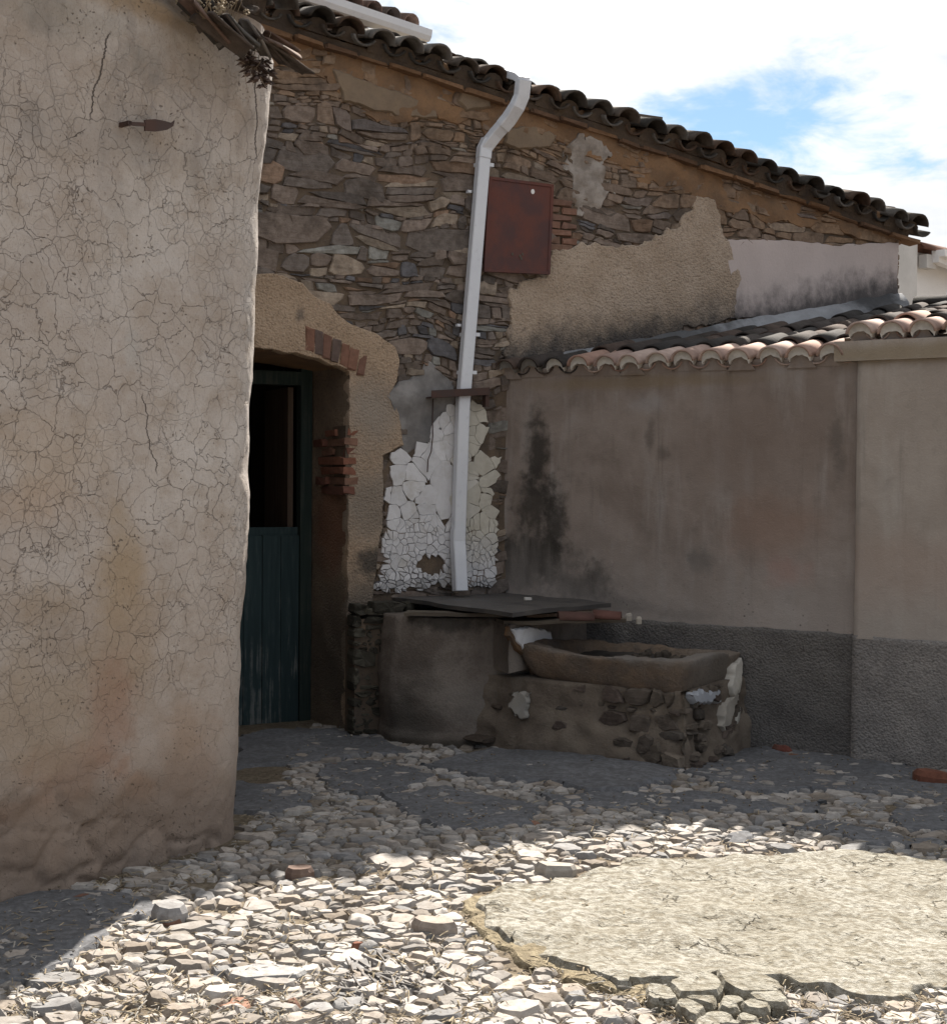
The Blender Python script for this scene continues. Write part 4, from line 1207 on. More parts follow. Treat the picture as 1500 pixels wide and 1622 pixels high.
# --- eave and roof
HP = math.radians(17)
HUP = unit(HM * math.cos(HP) + Z3 * math.sin(HP))
HSIDE = unit((HD + Z3 * ESL) - HUP * ((HD + Z3 * ESL) @ HUP)); HNR = np.cross(HSIDE, HUP)
HNR = HNR if HNR[2] > 0 else -HNR
def build_house_roof():
    rn = random.Random(31)
    mb = MB(); u0, u1 = -2.9, U_END + .04
    for i in range(10):
        a = u0 + (u1 - u0) * i / 10; b = u0 + (u1 - u0) * (i + 1) / 10
        q = [hp(a, eave(a) - .02, .06), hp(b, eave(b) - .02, .06), hp(b, eave(b) - .02, .06) + HUP * 3.4, hp(a, eave(a) - .02, .06) + HUP * 3.4]
        mb.put(q + [p + HNR * -.05 for p in q], [(0, 1, 2, 3), (7, 6, 5, 4), (0, 4, 5, 1), (2, 6, 7, 3)] + ([(0, 3, 7, 4)] if i == 0 else []) + ([(1, 5, 6, 2)] if i == 9 else []))
    mb.build('roof', MAT_ROOFBED, SH)
    pal = [(0.075, 0.066, 0.058), (0.055, 0.051, 0.047), (0.095, 0.078, 0.066), (0.14, 0.13, 0.12), (0.11, 0.072, 0.052)]
    # flat course under the tiles
    u = -0.75
    while u < U_END + .1:
        L = rn.uniform(.16, .30)
        brick_box(hp(u, eave(u) - .085 + rn.uniform(-.008, .008), -.05), (HD + Z3 * ESL) * (L - .008), Z3 * .028, HN * (.05 + rn.uniform(.045, .085)), rn,
                  rn.choice([(0.19, 0.11, 0.062), (0.14, 0.085, 0.055), (0.22, 0.13, 0.075)]), SH, 'eave_slab', .006)
        u += L
    cv = MB()
    n = int((U_END + .16 + 1.05) / .192)
    for k in range(n + 1):
        u = -1.0 + k * .192 + rn.uniform(-.018, .018)
        zo = rn.uniform(-.012, .016)
        for row in range(3):
            o = hp(u, eave(u) + .012 + zo, .135 + rn.uniform(-.035, .035)) + HUP * (.33 * row) + HNR * (.012 * row + .012)
            V, F = tile_shell(.43, .088 + rn.uniform(-.006, .006), .072, .015, math.pi * .97, 10)
            V = [(v[0] + .004 * nz(v, 14, k + row * 9), v[1] + .012 * nz((v[0], 0, v[2]), 12, k * 3.1), v[2] + .004 * nz(v, 14, k + 50)) for v in V]
            t = obj('roof_tile', V, F, MAT_TILE_OLD, SH, True, jit(rn.choice(pal), rn, .7, 1.25))
            a = rn.uniform(-.07, .07) if row == 0 else rn.uniform(-.03, .03)
            sx = HSIDE * math.cos(a) + HUP * math.sin(a); uy = HUP * math.cos(a) - HSIDE * math.sin(a)
            t.matrix_world = basis(o, sx, uy, HNR)
        # channel tile between
        uc = u + .096
        V, F = tile_shell(.43, .080, .092, .014, math.pi * .8, 7, up=False)
        t = obj('channel_tile', V, F, MAT_TILE_OLD, SH, True, rn.choice(pal))
        t.matrix_world = basis(hp(uc, eave(uc) + .045, .11 + rn.uniform(-.02, .03)), HSIDE, HUP, HNR)
        # earth and mortar packed in the mouth of the cover tile
        r = .070; q = hp(u, eave(u) + .004 + zo, .07)
        ring = [q + HSIDE * math.cos(a) * r + HNR * math.sin(a) * r * .85 for a in np.linspace(0, math.pi, 7)]
        cv.put(ring + [p + HUP * .12 for p in ring] + [q - HNR * .03 + HSIDE * r, q - HNR * .03 - HSIDE * r], [tuple(range(7)), (0, 6, 15, 14)] + [(i, 7 + i, 8 + i, i + 1) for i in range(6)])
    cv.build('eave_bedding', MAT_ROOFBED, SH)
build_house_roof()

# cement fillet where the shed roof meets the wall
def build_flashing():
    V = []; F = []; n = 90
    for i in range(n + 1):
        u = FL0[0] + .10 + (U_END - FL0[0] - .10) * i / n; z = flash(u)
        for k, (w, dz) in enumerate(((-.02, .035), (.035, .030), (.075, -.01), (.115, -.055), (.12, -.12))):
            p = hp(u, z + dz, w); V.append(p + Z3 * .016 * fbm(p, 8, k, 3) + HN * .012 * nz(p, 11, 3 + k))
    for i in range(n):
        for k in range(4): F.append((i * 5 + k, i * 5 + k + 1, i * 5 + 6 + k, i * 5 + 5 + k))
    mat = m_plain('roof_fillet', (0.30, 0.31, 0.33), (0.24, 0.245, 0.26), 6, bump=.8, dist=.012, stains=[(W3(1050, 530), (.9, .9, .22), (0.05, 0.05, 0.052), .8, .9, 9), (W3(1380, 475), (.3, .3, .15), (0.04, 0.04, 0.042), .9, .6, 9)])
    obj('roof_fillet', V, F, mat, SH, True)
build_flashing()
# ================================================================== LOW SHED
SHD = thing('low_shed', 'low lean-to with brown stained stucco, dark pebbledash plinth and small clay tile roof', 'shed')
S_SPLIT = spx(1357, 900)[0]; S_END = S_SPLIT + 3.2
S_EAVE = float(np.mean([spx(x, y, .03)[1] for x, y in ((830, 603), (1000, 592), (1200, 578), (1320, 568))]))   # top of the wall under the tiles
PL_Z = float(np.mean([spx(x, y)[1] for x, y in ((1060, 991), (1330, 997))]))
RAISE = 0.115
_fa = hp(*FL1) - SC; S_DEP = float(-(_fa @ SN)); S_TAN = (hp(*FL1)[2] - .085 - (S_EAVE + .06)) / S_DEP
SPI = math.atan(S_TAN)
SUP = unit(-SN * math.cos(SPI) + Z3 * math.sin(SPI)); SNRM = np.cross(SD, SUP)
SNRM = SNRM if SNRM[2] > 0 else -SNRM
print('shed eave', S_EAVE, 'plinth', PL_Z, 'pitch', math.degrees(SPI), 'house eave', eave(0), eave(U_END), 'angles', SD, HD, 'SC', SC)
def wall_grid(name, u0, u1, z0, z1, w, nu, nv, mat, amp, sc=3, off=0, ret_l=None):
    V = []; F = []
    for j in range(nv + 1):
        for i in range(nu + 1):
            u = u0 + (u1 - u0) * i / nu; z = z0 + (z1 - z0) * j / nv
            p = sp(u, z, w); k = amp * fbm(p, sc, off, 4)
            if name.endswith('plinth') and j == nv: p = p + Z3 * (.010 * fbm(p, 7, 3, 4))
            V.append(p + SN * k)
    for j in range(nv):
        for i in range(nu): a = j * (nu + 1) + i; F.append((a, a + 1, a + nu + 2, a + nu + 1))
    # top and side returns
    if ret_l is not None:
        k = len(V); V += [sp(u0, z0 + (z1 - z0) * j / nv, ret_l) for j in range(nv + 1)]
        for j in range(nv): F.append((j * (nu + 1), (j + 1) * (nu + 1), k + j + 1, k + j))
    k = len(V); V += [sp(u0 + (u1 - u0) * i / nu, z1 + .004, w - .3) for i in range(nu + 1)]
    for i in range(nu): a = nv * (nu + 1) + i; F.append((a, a + 1, k + i + 1, k + i))
    return obj(name, V, F, mat, SHD, True)
def build_shed():
    rn = random.Random(41)
    wall_grid('wall', -.12, S_SPLIT + .02, PL_Z - .02, S_EAVE + .048, 0.0, 110, 60, MAT_SHED, .010, 2.2, 3)
    wall_grid('plinth', -.1, S_SPLIT + .02, -.08, PL_Z, .012, 90, 30, MAT_PLINTH, .012, 5, 5)
    wall_grid('end_wall', S_SPLIT, S_END, PL_Z - .02, S_EAVE + RAISE - .02, .038, 100, 60, MAT_SHED2, .006, 2.2, 7, ret_l=0.0)
    wall_grid('end_plinth', S_SPLIT - .006, S_END, -.08, PL_Z - .005, .048, 90, 30, MAT_PLINTH2, .010, 5, 9, ret_l=0.0)
    # cornice block over the raised part
    mb = MB(); mb.box(sp(S_SPLIT - .125, S_EAVE + .012, -.2), SD * (S_END - S_SPLIT + .125), SN * .268, Z3 * (RAISE - .005)); mb.build('cornice', MAT_SHED2, SHD)
    # shell
    mb = MB(); mb.box(sp(-.1, -.1, -.05), SD * (S_END + .1), -SN * .2, Z3 * (S_EAVE + .12)); mb.build('inner_wall', MAT_DARKIN, SHD)
    # roof bed, cut off along the house wall
    def house_w(p): return (p - HJ) @ HN
    sp2 = math.atan(S_TAN - RAISE / S_DEP); SUP2 = unit(-SN * math.cos(sp2) + Z3 * math.sin(sp2)); SNRM2 = np.cross(SD, SUP2); SNRM2 = SNRM2 if SNRM2[2] > 0 else -SNRM2
    top = S_DEP - .07
    SUP1, SNRM1 = globals()['SUP'], globals()['SNRM']
    us = np.linspace(-.1, S_END, 60); V = []; F = []
    for raise_, ua, ub in ((0, -.1, S_SPLIT - .1), (RAISE, S_SPLIT - .1, S_END)):
        us = np.linspace(ua, ub, 40); k0 = len(V)
        for u in us:
            SUP, SNRM = (SUP2, SNRM2) if raise_ else (SUP1, SNRM1)
            o = sp(u, S_EAVE + .035 + raise_, -.04)
            t = top / math.cos(SPI)
            # stop where the house wall begins
            a = house_w(o); b = house_w(o + SUP * t)
            if b < .0: t = t * (a / (a - b + 1e-9))
            t = max(0.02, t)
            e = o + SUP * t
            V += [o, e, o - SNRM * .04, e - SNRM * .04]
        for i in range(39):
            q = k0 + i * 4; F += [(q, q + 4, q + 5, q + 1), (q + 2, q + 3, q + 7, q + 6), (q, q + 2, q + 6, q + 4), (q + 1, q + 5, q + 7, q + 3)]
        F += [(k0, k0 + 1, k0 + 3, k0 + 2), (k0 + 156, k0 + 158, k0 + 159, k0 + 157)]
    obj('roof', V, F, MAT_ROOFBED, SHD)
    mb = MB(); c0 = sp(U_RIDGE0, 0, -S_DEP - .02)
    pale = [(0.36, 0.245, 0.20), (0.41, 0.295, 0.25), (0.31, 0.20, 0.16), (0.46, 0.355, 0.31), (0.36, 0.26, 0.225)]
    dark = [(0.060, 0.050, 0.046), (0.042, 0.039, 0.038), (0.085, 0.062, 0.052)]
    PIT = .172
    data = {}
    k = 0; u = 0.03
    while u < S_END:
        raised = u > S_SPLIT - .10
        zz = RAISE if raised else 0.0
        SUP, SNRM = (SUP2, SNRM2) if raised else (SUP1, SNRM1)
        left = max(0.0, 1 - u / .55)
        row = 0
        while True:
            base = sp(u + rn.uniform(-.010, .010), S_EAVE + .040 + zz + rn.uniform(-.006, .008), .075) + SUP * (.335 * row + rn.uniform(-.012, .012)) + SNRM * (.012 * row if row < 2 else -.012)
            end = base + SUP * .25
            if row > 0 and (house_w(end) < .06 or -(end - SC) @ SN > S_DEP): break
            if row > 12: break
            V, F = tile_shell(.43, .078, .066, .013, math.pi * .98, 10)
            V = [(v[0] + .003 * nz(v, 14, k), v[1], v[2] + .003 * nz(v, 14, k + 50)) for v in V]
            old = rn.random() < (left * 1.1 + (.72 if row == 1 else .05) + (1.0 if row > 1 else 0) + (.5 if row == 1 and u < 2.0 else 0))  # rear rows mostly dark: black lichen, plus house shade put into the colour
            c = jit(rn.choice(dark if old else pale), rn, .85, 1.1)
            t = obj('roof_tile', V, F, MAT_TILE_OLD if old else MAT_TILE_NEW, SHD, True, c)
            a = rn.uniform(-.035, .035)
            t.matrix_world = basis(base, SD * math.cos(a) + SUP * math.sin(a), SUP * math.cos(a) - SD * math.sin(a), SNRM)
            if row == 0:
                # crescent of mortar in the mouth of the tile
                q = base + SUP * .028; m1 = MB(); n = 10
                fr = []; bk = []
                for i in range(n + 1):
                    a_ = math.pi * i / n
                    fr.append(q + SD * math.cos(a_) * .066 + SNRM * math.sin(a_) * .061)
                for i in range(n + 1):
                    a_ = math.pi * i / n
                    fr.append(q + SD * math.cos(a_) * .058 * (1 + .04 * rn.uniform(-1, 1)) + SNRM * (math.sin(a_) * .040 * rn.uniform(.85, 1.1) - .026))
                bk = [p + SUP * .07 for p in fr]
                F = []
                for i in range(n):
                    F.append((i, i + 1, n + 2 + i, n + 1 + i)); m = 2 * n + 2
                    F.append((n + 1 + i, n + 2 + i, m + n + 2 + i, m + n + 1 + i))
                F += [(0, n + 1, m + n + 1, m), (n, m + n, m + 2 * n + 1, 2 * n + 1)]
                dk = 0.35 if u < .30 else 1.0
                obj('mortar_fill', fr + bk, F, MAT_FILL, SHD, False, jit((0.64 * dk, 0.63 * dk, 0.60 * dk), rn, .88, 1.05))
                # packing behind it, in the colour of the wall
                q2 = base + SUP * .055 - SNRM * .03
                ring = [q2 + SD * math.cos(b_) * .06 + SNRM * math.sin(b_) * .06 for b_ in np.linspace(0, math.pi, 8)]
                ring += [q2 - SD * .085 - SNRM * .035, q2 + SD * .085 - SNRM * .035]
                mb.put(ring + [p + SUP * .1 for p in ring], [tuple(range(10))] + [(i, 10 + i, 10 + (i + 1) % 10, (i + 1) % 10) for i in range(10)])
            row += 1
        # channel
        V, F = tile_shell(.43, .070, .080, .008, math.pi * .8, 7, up=False)
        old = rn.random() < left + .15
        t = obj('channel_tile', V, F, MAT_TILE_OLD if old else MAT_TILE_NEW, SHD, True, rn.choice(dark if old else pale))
        t.matrix_world = basis(sp(u + PIT / 2, S_EAVE + .068 + zz, .030), SD, SUP, SNRM)
        u += PIT * rn.uniform(.96, 1.04); k += 1
    mb.build('eave_packing', MAT_SHED, SHD)
    # ridge tiles beyond the end of the house
    u = U_RIDGE0
    k = 0
    while u < S_END:
        V, F = tile_shell(.42, .085, .075, .014, math.pi * .95, 8)
        t = obj('ridge_tile', V, F, MAT_TILE_OLD, SHD, True, rn.choice(dark))
        o = sp(u, 0, -S_DEP) + Z3 * (S_EAVE + .06 + S_DEP * S_TAN + rn.uniform(-.008, .008))
        t.matrix_world = basis(o, -SN * 1.0, SD, Z3) if False else basis(o, SN, SD, Z3)
        u += .36; k += 1
    mb = MB(); mb.box(sp(U_RIDGE0, S_EAVE * .0 - .1, -S_DEP - .15), SD * (S_END - U_RIDGE0), -SN * -.12, Z3 * (S_EAVE + .12 + S_DEP * S_TAN)); mb.build('rear_wall', MAT_GREYWALL, SHD)
    # small iron/wood clutter at the far corner: broken bedding
MAT_FILL = m_col('lime_fill', 0.3, 30, 0.95, 0.5, 0.004, (0.16, 0.14, 0.12), 0.4)
_pe = hp(U_END, 0) - SC; U_RIDGE0 = float(_pe @ SD) + .12
build_shed()

# ================================================================== DOWNPIPE
def sweep_rect(path, wv, w, h, close=True):
    """rectangular duct along 3D points; wv = direction of its width"""
    V = []; F = []
    n = len(path)
    for i, p in enumerate(path):
        t = unit(path[min(i + 1, n - 1)] - path[max(i - 1, 0)])
        a = unit(wv - t * (wv @ t)); b = np.cross(a, t)
        for x, y in ((-.5, -.42), (-.42, -.5), (.42, -.5), (.5, -.42), (.5, .42), (.42, .5), (-.42, .5), (-.5, .42)): V.append(p + a * w * x + b * h * y)
    for i in range(n - 1):
        for k in range(8): F.append((i * 8 + k, i * 8 + (k + 1) % 8, i * 8 + 8 + (k + 1) % 8, i * 8 + 8 + k))
    F += [tuple(range(7, -1, -1)), tuple(range((n - 1) * 8, n * 8))]
    return V, F
def build_pipe():
    t = thing('downpipe', 'white square downpipe running from the tiled eave down the stone wall to the covered well', 'downpipe')
    P = lambda x, y, w: on_plane(x, y, HJ + HN * w, HN)
    PW_, PD = .078, .062
    def seg(name, pts, w=PW_, d=PD, wv=HD): V, F = sweep_rect(pts, wv, w, d); return obj(name, V, F, MAT_PIPE, t)
    a = P(766, 243, .065); b = P(733, 640, .065); c = P(726, 846, .065); d = P(729, 936, .12)
    seg('pipe', [a, b, c])
    seg('shoe', [P(725.5, 838, .066), P(725, 858, .068), P(726.5, 880, .085), d], PW_ * 1.06, PD * 1.08)
    e = P(806, 188, .18); f = P(826, 152, .25); g = P(829, 127, .27)
    seg('elbow', [P(765.7, 250, .066), P(767, 236, .066), P(774, 222, .075)], PW_ * 1.07, PD * 1.1)
    seg('offset_pipe', [P(768, 234, .068), P(785, 212, .11), e])
    seg('elbow', [P(796, 200, .15), e, P(819, 168, .235), f, g], PW_ * 1.06, PD * 1.1)
    # over the eave and back along the roof
    top = g + HUP * .03 + Z3 * .03
    back = [g, g + Z3 * .02 + HUP * .06, g + Z3 * .035 + HUP * .25, g + Z3 * .035 + HUP * .9]
    seg('roof_pipe', back, PW_ * 1.03, PD * .8)
    for i, (x, y) in enumerate(((764, 262), (742, 530), (737, 590))):
        p = P(x, y, .03); mb = MB(); mb.box(p - HD * .055 - Z3 * .012 - HN * .02, HD * .11, HN * .075, Z3 * .022); mb.build('bracket', MAT_PIPE, t)
    for x, y in ((752, 305), (735, 516)):
        p = P(x, y, .03); mb = MB(); mb.box(p - HD * .06 - Z3 * .008, HD * .025, HN * .03, Z3 * .016); mb.build('clip', MAT_PIPE, t)
build_pipe()
def build_bar():
    t = thing('iron_bracket', 'dark iron angle bar fixed across the wall behind the white downpipe', 'iron bar')
    P = lambda x, y, w: on_plane(x, y, HJ + HN * w, HN)
    mb = MB(); a, b = P(684, 630, .12), P(776, 625, .12)
    dx = b - a
    mb.box(a - HN * .16, dx, HN * .16, Z3 * .008); mb.build('top_flange', MAT_IRON, t)
    mb = MB(); mb.box(a - HN * .008 , dx, HN * .007, Z3 * .046); mb.build('web', MAT_IRON, t)
    mb = MB(); mb.box(b - dx * .06 - HN * .06 - Z3 * .075, dx * .06, HN * .05, Z3 * .074); mb.build('end_plate', MAT_IRON, t)
    w = MB(); pts = [(686, 632), (685, 660), (685.5, 690), (683, 715), (678, 728), (677, 748)]
    pp = [P(x, y, .045) for x, y in pts]; V = []; F = []
    for p in pp: V += [p + HD * .004, p + HN * .004 - HD * .002, p - HN * .004 - HD * .002]
    for i in range(len(pp) - 1):
        for k in range(3): F.append((i * 3 + k, i * 3 + (k + 1) % 3, i * 3 + 3 + (k + 1) % 3, i * 3 + 3 + k))
    o = obj('wire', V, F, MAT_IRON); tag(o, 'thin dark wire hanging down the white limewash patch', 'wire')
build_bar()

# ================================================================== WELL, LID, TROUGH
WC = np.array([*on_z(735, 1182)[:2], 0.0]) + np.array([0.0, .525, 0]); WR = .54; WZ = .745
def build_well():
    rn = random.Random(51)
    t = thing('well', 'round plastered well in the corner under a dark sheet cover', 'well')
    V = []; F = []; na, nz_ = 120, 40
    for j in range(nz_ + 1):
        z = -.05 + (WZ + .05) * j / nz_
        for i in range(na):
            a = 2 * math.pi * i / na
            r = WR * (1.0 - .02 * (z / WZ) ** 2 + .035 * math.exp(-((z - .35) / .3) ** 2)) + (.03 if z < .06 else 0) * (.5 + .5 * math.sin(a * 3 + 1))
            d = np.array([math.cos(a), math.sin(a), 0]); sq = 1 / max(abs(d[0]), abs(d[1])) ** .22
            p = WC + d * r * sq + Z3 * z
            V.append(p + d * (.016 * fbm(p, 3, 3, 3) + .006 * fbm(p, 14, 4, 3)))
    for j in range(nz_):
        for i in range(na): F.append((j * na + i, j * na + (i + 1) % na, (j + 1) * na + (i + 1) % na, (j + 1) * na + i))
    F.append(tuple(nz_ * na + i for i in range(na)))
    obj('well_wall', V, F, MAT_WELL, t, True)
    # shoulder of rubble on the left, against the house
    s0 = on_z(562, 1160); 
    mb = MB(); u0 = hpx(563, 1100, .26)[0]; u1 = hpx(640, 1100, .26)[0] + .1
    mb.box(hp(u0 + .02, -.05, .03), HD * (u1 - u0), HN * .16, Z3 * .76); mb.build('rubble_core', MAT_MORTAR, t)
    for pl in courses((u0, .0, u1, .74), (.03, .042, .055, .07), (1.6, 2.2, 3.0), rn, .1):
        pl = clip_half(clip_half(pl, 1, 0, u1), -1, 0, -u0)
        if len(pl) < 3: continue
        (cx, cz), A = centroid(pl)
        if A < .0006: continue
        p2 = rough_outline(shrink(pl, .005), .03, .008, 10, 3)
        V, F = stone_piece(p2, .185 + rn.uniform(0, .03), .10, .008, rn, Wp, .1, .002, 1)
        c = jit((0.115, 0.108, 0.085), rn, .4, .85)
        obj('stone', V, F, MAT_STONE, t, False, c)
    # low block joining well and shed, carrying the boards
    B0 = on_z(806, 1000, .70); B0[2] = 0
    bd = unit(-SN * 1.0)
    L = float(((SC - B0) @ SN)); L = abs(L) + .02
    V = []; F = []; n1, n2 = 40, 26
    for j in range(n2 + 1):
        for i in range(n1 + 1):
            p = B0 + bd * (L * i / n1) + Z3 * (.46 + .275 * j / n2)
            k = .010 * fbm(p, 5, 3, 4)
            V.append(p + SD * k)
    for j in range(n2):
        for i in range(n1): F.append((j * (n1 + 1) + i, j * (n1 + 1) + i + 1, (j + 1) * (n1 + 1) + i + 1, (j + 1) * (n1 + 1) + i))
    k = len(V)
    V += [V[n2 * (n1 + 1) + i] - SD * (.04 + .46 * min(1, i / 14)) + bd * .06 for i in range(n1 + 1)]
    for i in range(n1): F.append((n2 * (n1 + 1) + i, n2 * (n1 + 1) + i + 1, k + i + 1, k + i))
    k = len(V); V += [V[j * (n1 + 1)] + unit((WC - B0) * [1, 1, 0]) * .3 for j in range(n2 + 1)]
    for j in range(n2): F.append((j * (n1 + 1), k + j, k + j + 1, (j + 1) * (n1 + 1)))
    obj('side_block', V, F, MAT_WELL, t, True)
    # limewash left on the corner of the block
    fp = lambda x, y: on_plane(x, y, B0, SD)
    def loc(x, y):
        p = fp(x, y) - B0; return (p @ bd, p[2])
    Pl = lambda a, z, w: B0 + bd * a + Z3 * z + SD * w
    coat('limewash_patch', [loc(x, y) for x, y in ((808, 996), (838, 993), (866, 1000), (871, 1020), (860, 1036), (846, 1024), (826, 1031), (812, 1014))], Pl, MAT_WHITE, t, .026, -.01, .012, .008, 20, .02, .006, .006, 3, True, (0.66, 0.67, 0.70))
    # rust brown broken edge below it
    coat('broken_edge', [loc(x, y) for x, y in ((803, 992), (812, 1010), (826, 1032), (848, 1030), (858, 1060), (845, 1080), (836, 1045), (815, 1030), (801, 1006))], Pl, m_plain('rust_mortar', (0.13, 0.075, 0.04), (0.10, 0.075, 0.055), 9, bump=.8, dist=.01), t, .016, -.01, .012, .01, 20, .02, .008, .006, 5)
    # bare stones where the render fell off low on the right, facing the camera
    fpw = unit(np.array([0.62, -.78, 0])); o0 = WC + fpw * (WR + .035); tdir = np.array([-fpw[1], fpw[0], 0])
    def lw(x, y): p = on_plane(x, y, o0, fpw) - o0; return (p @ tdir, p[2])
    Plw = lambda a, z, w: o0 + tdir * a + Z3 * z + fpw * w
    coat('limewash_patch', [lw(x, y) for x, y in ((812, 1098), (836, 1095), (838, 1118), (832, 1136), (818, 1128), (806, 1118))], Plw, MAT_WHITE, t, .020, -.08, .012, .012, 18, .02, .006, .006, 4, True, (0.42, 0.39, 0.34))
    for x, y, w_, h_ in ((796, 1140, .085, .075), (822, 1150, .07, .085), (772, 1172, .17, .04), (838, 1175, .09, .05), (806, 1172, .08, .04), (790, 1120, .06, .035)):
        a, z = lw(x, y)
        pl = [(a + w_ * .5 * math.cos(q) * rn.uniform(.85, 1.1), z + h_ * .5 * math.sin(q) * rn.uniform(.85, 1.1)) for q in np.linspace(0, 2 * math.pi, 9)[:-1]]
        V, F = stone_piece(pl, .022, -.12, .01, rn, Plw, .1, .004, 1)
        obj('stone', V, F, MAT_STONE, t, False, jit((0.105, 0.082, 0.066), rn, .8, 1.2))
    # paint specks under the cover
    return B0, bd, L
B0, BD_, BL = build_well()
def build_lid():
    z = WZ + .075
    c = [on_z(617, 945, z), on_z(812, 971, z), on_z(968, 955, z - .01), on_z(790, 929, z)]
    V = []; F = []; n = 14
    for j in range(n + 1):
        for i in range(n + 1):
            a, b = i / n, j / n
            p = c[0] * (1 - a) * (1 - b) + c[1] * a * (1 - b) + c[2] * a * b + c[3] * (1 - a) * b
            V.append(p + Z3 * (.010 * fbm(p, 2.5, 4, 3)))
    for j in range(n):
        for i in range(n): F.append((j * (n + 1) + i, j * (n + 1) + i + 1, (j + 1) * (n + 1) + i + 1, (j + 1) * (n + 1) + i))
    edge = [i for i in range(n + 1)] + [j * (n + 1) + n for j in range(1, n + 1)] + [n * (n + 1) + i for i in range(n - 1, -1, -1)] + [j * (n + 1) for j in range(n - 1, 0, -1)]
    t = thing('well_cover', 'dark metal sheet with folded rim lying over the well', 'metal sheet')
    obj('sheet', V, F, MAT_LID, t, True)
    k = len(edge); R_ = [V[e] - Z3 * .0005 for e in edge] + [V[e] - Z3 * .024 for e in edge]
    obj('rim', R_, [(i, (i + 1) % k, k + (i + 1) % k, k + i) for i in range(k)], MAT_LID, t)
    # rotten boards and broken tiles under it
    rn = random.Random(4)
    def board(p0, p1, w, th, zz, label, name, mat):
        a = on_z(*p0, zz); b = on_z(*p1, zz); d = b - a; s_ = unit(np.cross(Z3, d))
        V = []; F = []; n = 8
        for i in range(n + 1):
            q = a + d * i / n
            for x, y in ((0, 0), (1, 0), (1, 1), (0, 1)):
                p = q + s_ * w * x + Z3 * th * y
                V.append(p + Z3 * .006 * nz(p, 9, 3) + s_ * .006 * nz(p, 12, 8))
        for i in range(n):
            for k in range(4): F.append((i * 4 + k, i * 4 + (k + 1) % 4, i * 4 + 4 + (k + 1) % 4, i * 4 + 4 + k))
        F += [(0, 1, 2, 3), tuple(n * 4 + x for x in (3, 2, 1, 0))]
        o = obj(name, V, F, mat); tag(o, label, 'board', 'rotten boards under the well cover'); return o
    board((798, 990), (992, 986), .16, .022, WZ - .015, 'weathered grey board under the cover on the right side of the well', 'wooden_board', MAT_GREYWOOD)
    board((640, 975), (806, 979), .12, .020, WZ + .015, 'dark plank edge under the left side of the metal cover', 'wooden_board', MAT_GREYWOOD)
    board((835, 978), (975, 975), .12, .018, WZ + .02, 'short dark board wedged directly below the red tile', 'wooden_board', MAT_BROWNWOOD)
    for (x, y, L, ang, col, lab) in ((912, 973, .20, 4, (0.085, 0.045, 0.038), 'broken red tile lying under the right corner of the metal cover'),
                                  (962, 971, .16, -14, (0.115, 0.055, 0.045), 'short red tile fragment beside the shed wall on the well')):
        o_ = on_z(x, y, WZ + .05); V, F = tile_shell(L, .085, .075, .014, math.pi * .7, 7)
        V = [(v[0], v[1] - L / 2, v[2] - .06) for v in V]
        a = math.radians(ang); ax = np.array([math.cos(a), math.sin(a) * .6, 0]); ax = unit(ax)
        o = obj('broken_tile', V, F, MAT_TILE_NEW, None, True, col); o.matrix_world = basis(o_, np.cross(ax, Z3), ax, Z3)
        tag(o, lab, 'tile', 'broken red tiles under the well cover')
    # chips of plaster on the block
    for x, y, s_, lab in ((996, 978, .022, 'pale plaster chip at the end of the boards by the shed wall'), (1012, 983, .018, 'small mortar lump beside the boards against the shed wall')):
        q = on_z(x, y, WZ + .0); pl = [(math.cos(b) * s_ * rn.uniform(.8, 1.2), math.sin(b) * s_ * rn.uniform(.7, 1.1)) for b in np.linspace(0, 6.28, 9)[:-1]]
        V, F = stone_piece(pl, .018, -.02, .006, rn, lambda a, b, w: q + np.array([a, b, w]), .3, .004, 1)
        o = obj('plaster_chip', V, F, MAT_WHITE, None, False, (0.36, 0.33, 0.29)); tag(o, lab, 'plaster chip', 'pale chips beside the boards')
    q = on_z(836, 948, z + .012)
    V, F = stone_piece([(.012, 0), (.004, .006), (-.012, .004), (-.008, -.006)], .006, -.01, .001, rn, lambda a, b, w: q + np.array([a * 2, b * 2, w]), .1, .0, 1)
    o = obj('plaster_chip', V, F, MAT_WHITE, None, False, (0.6, 0.58, 0.55)); tag(o, 'tiny white flake lying on the dark metal cover', 'plaster chip')
build_lid()

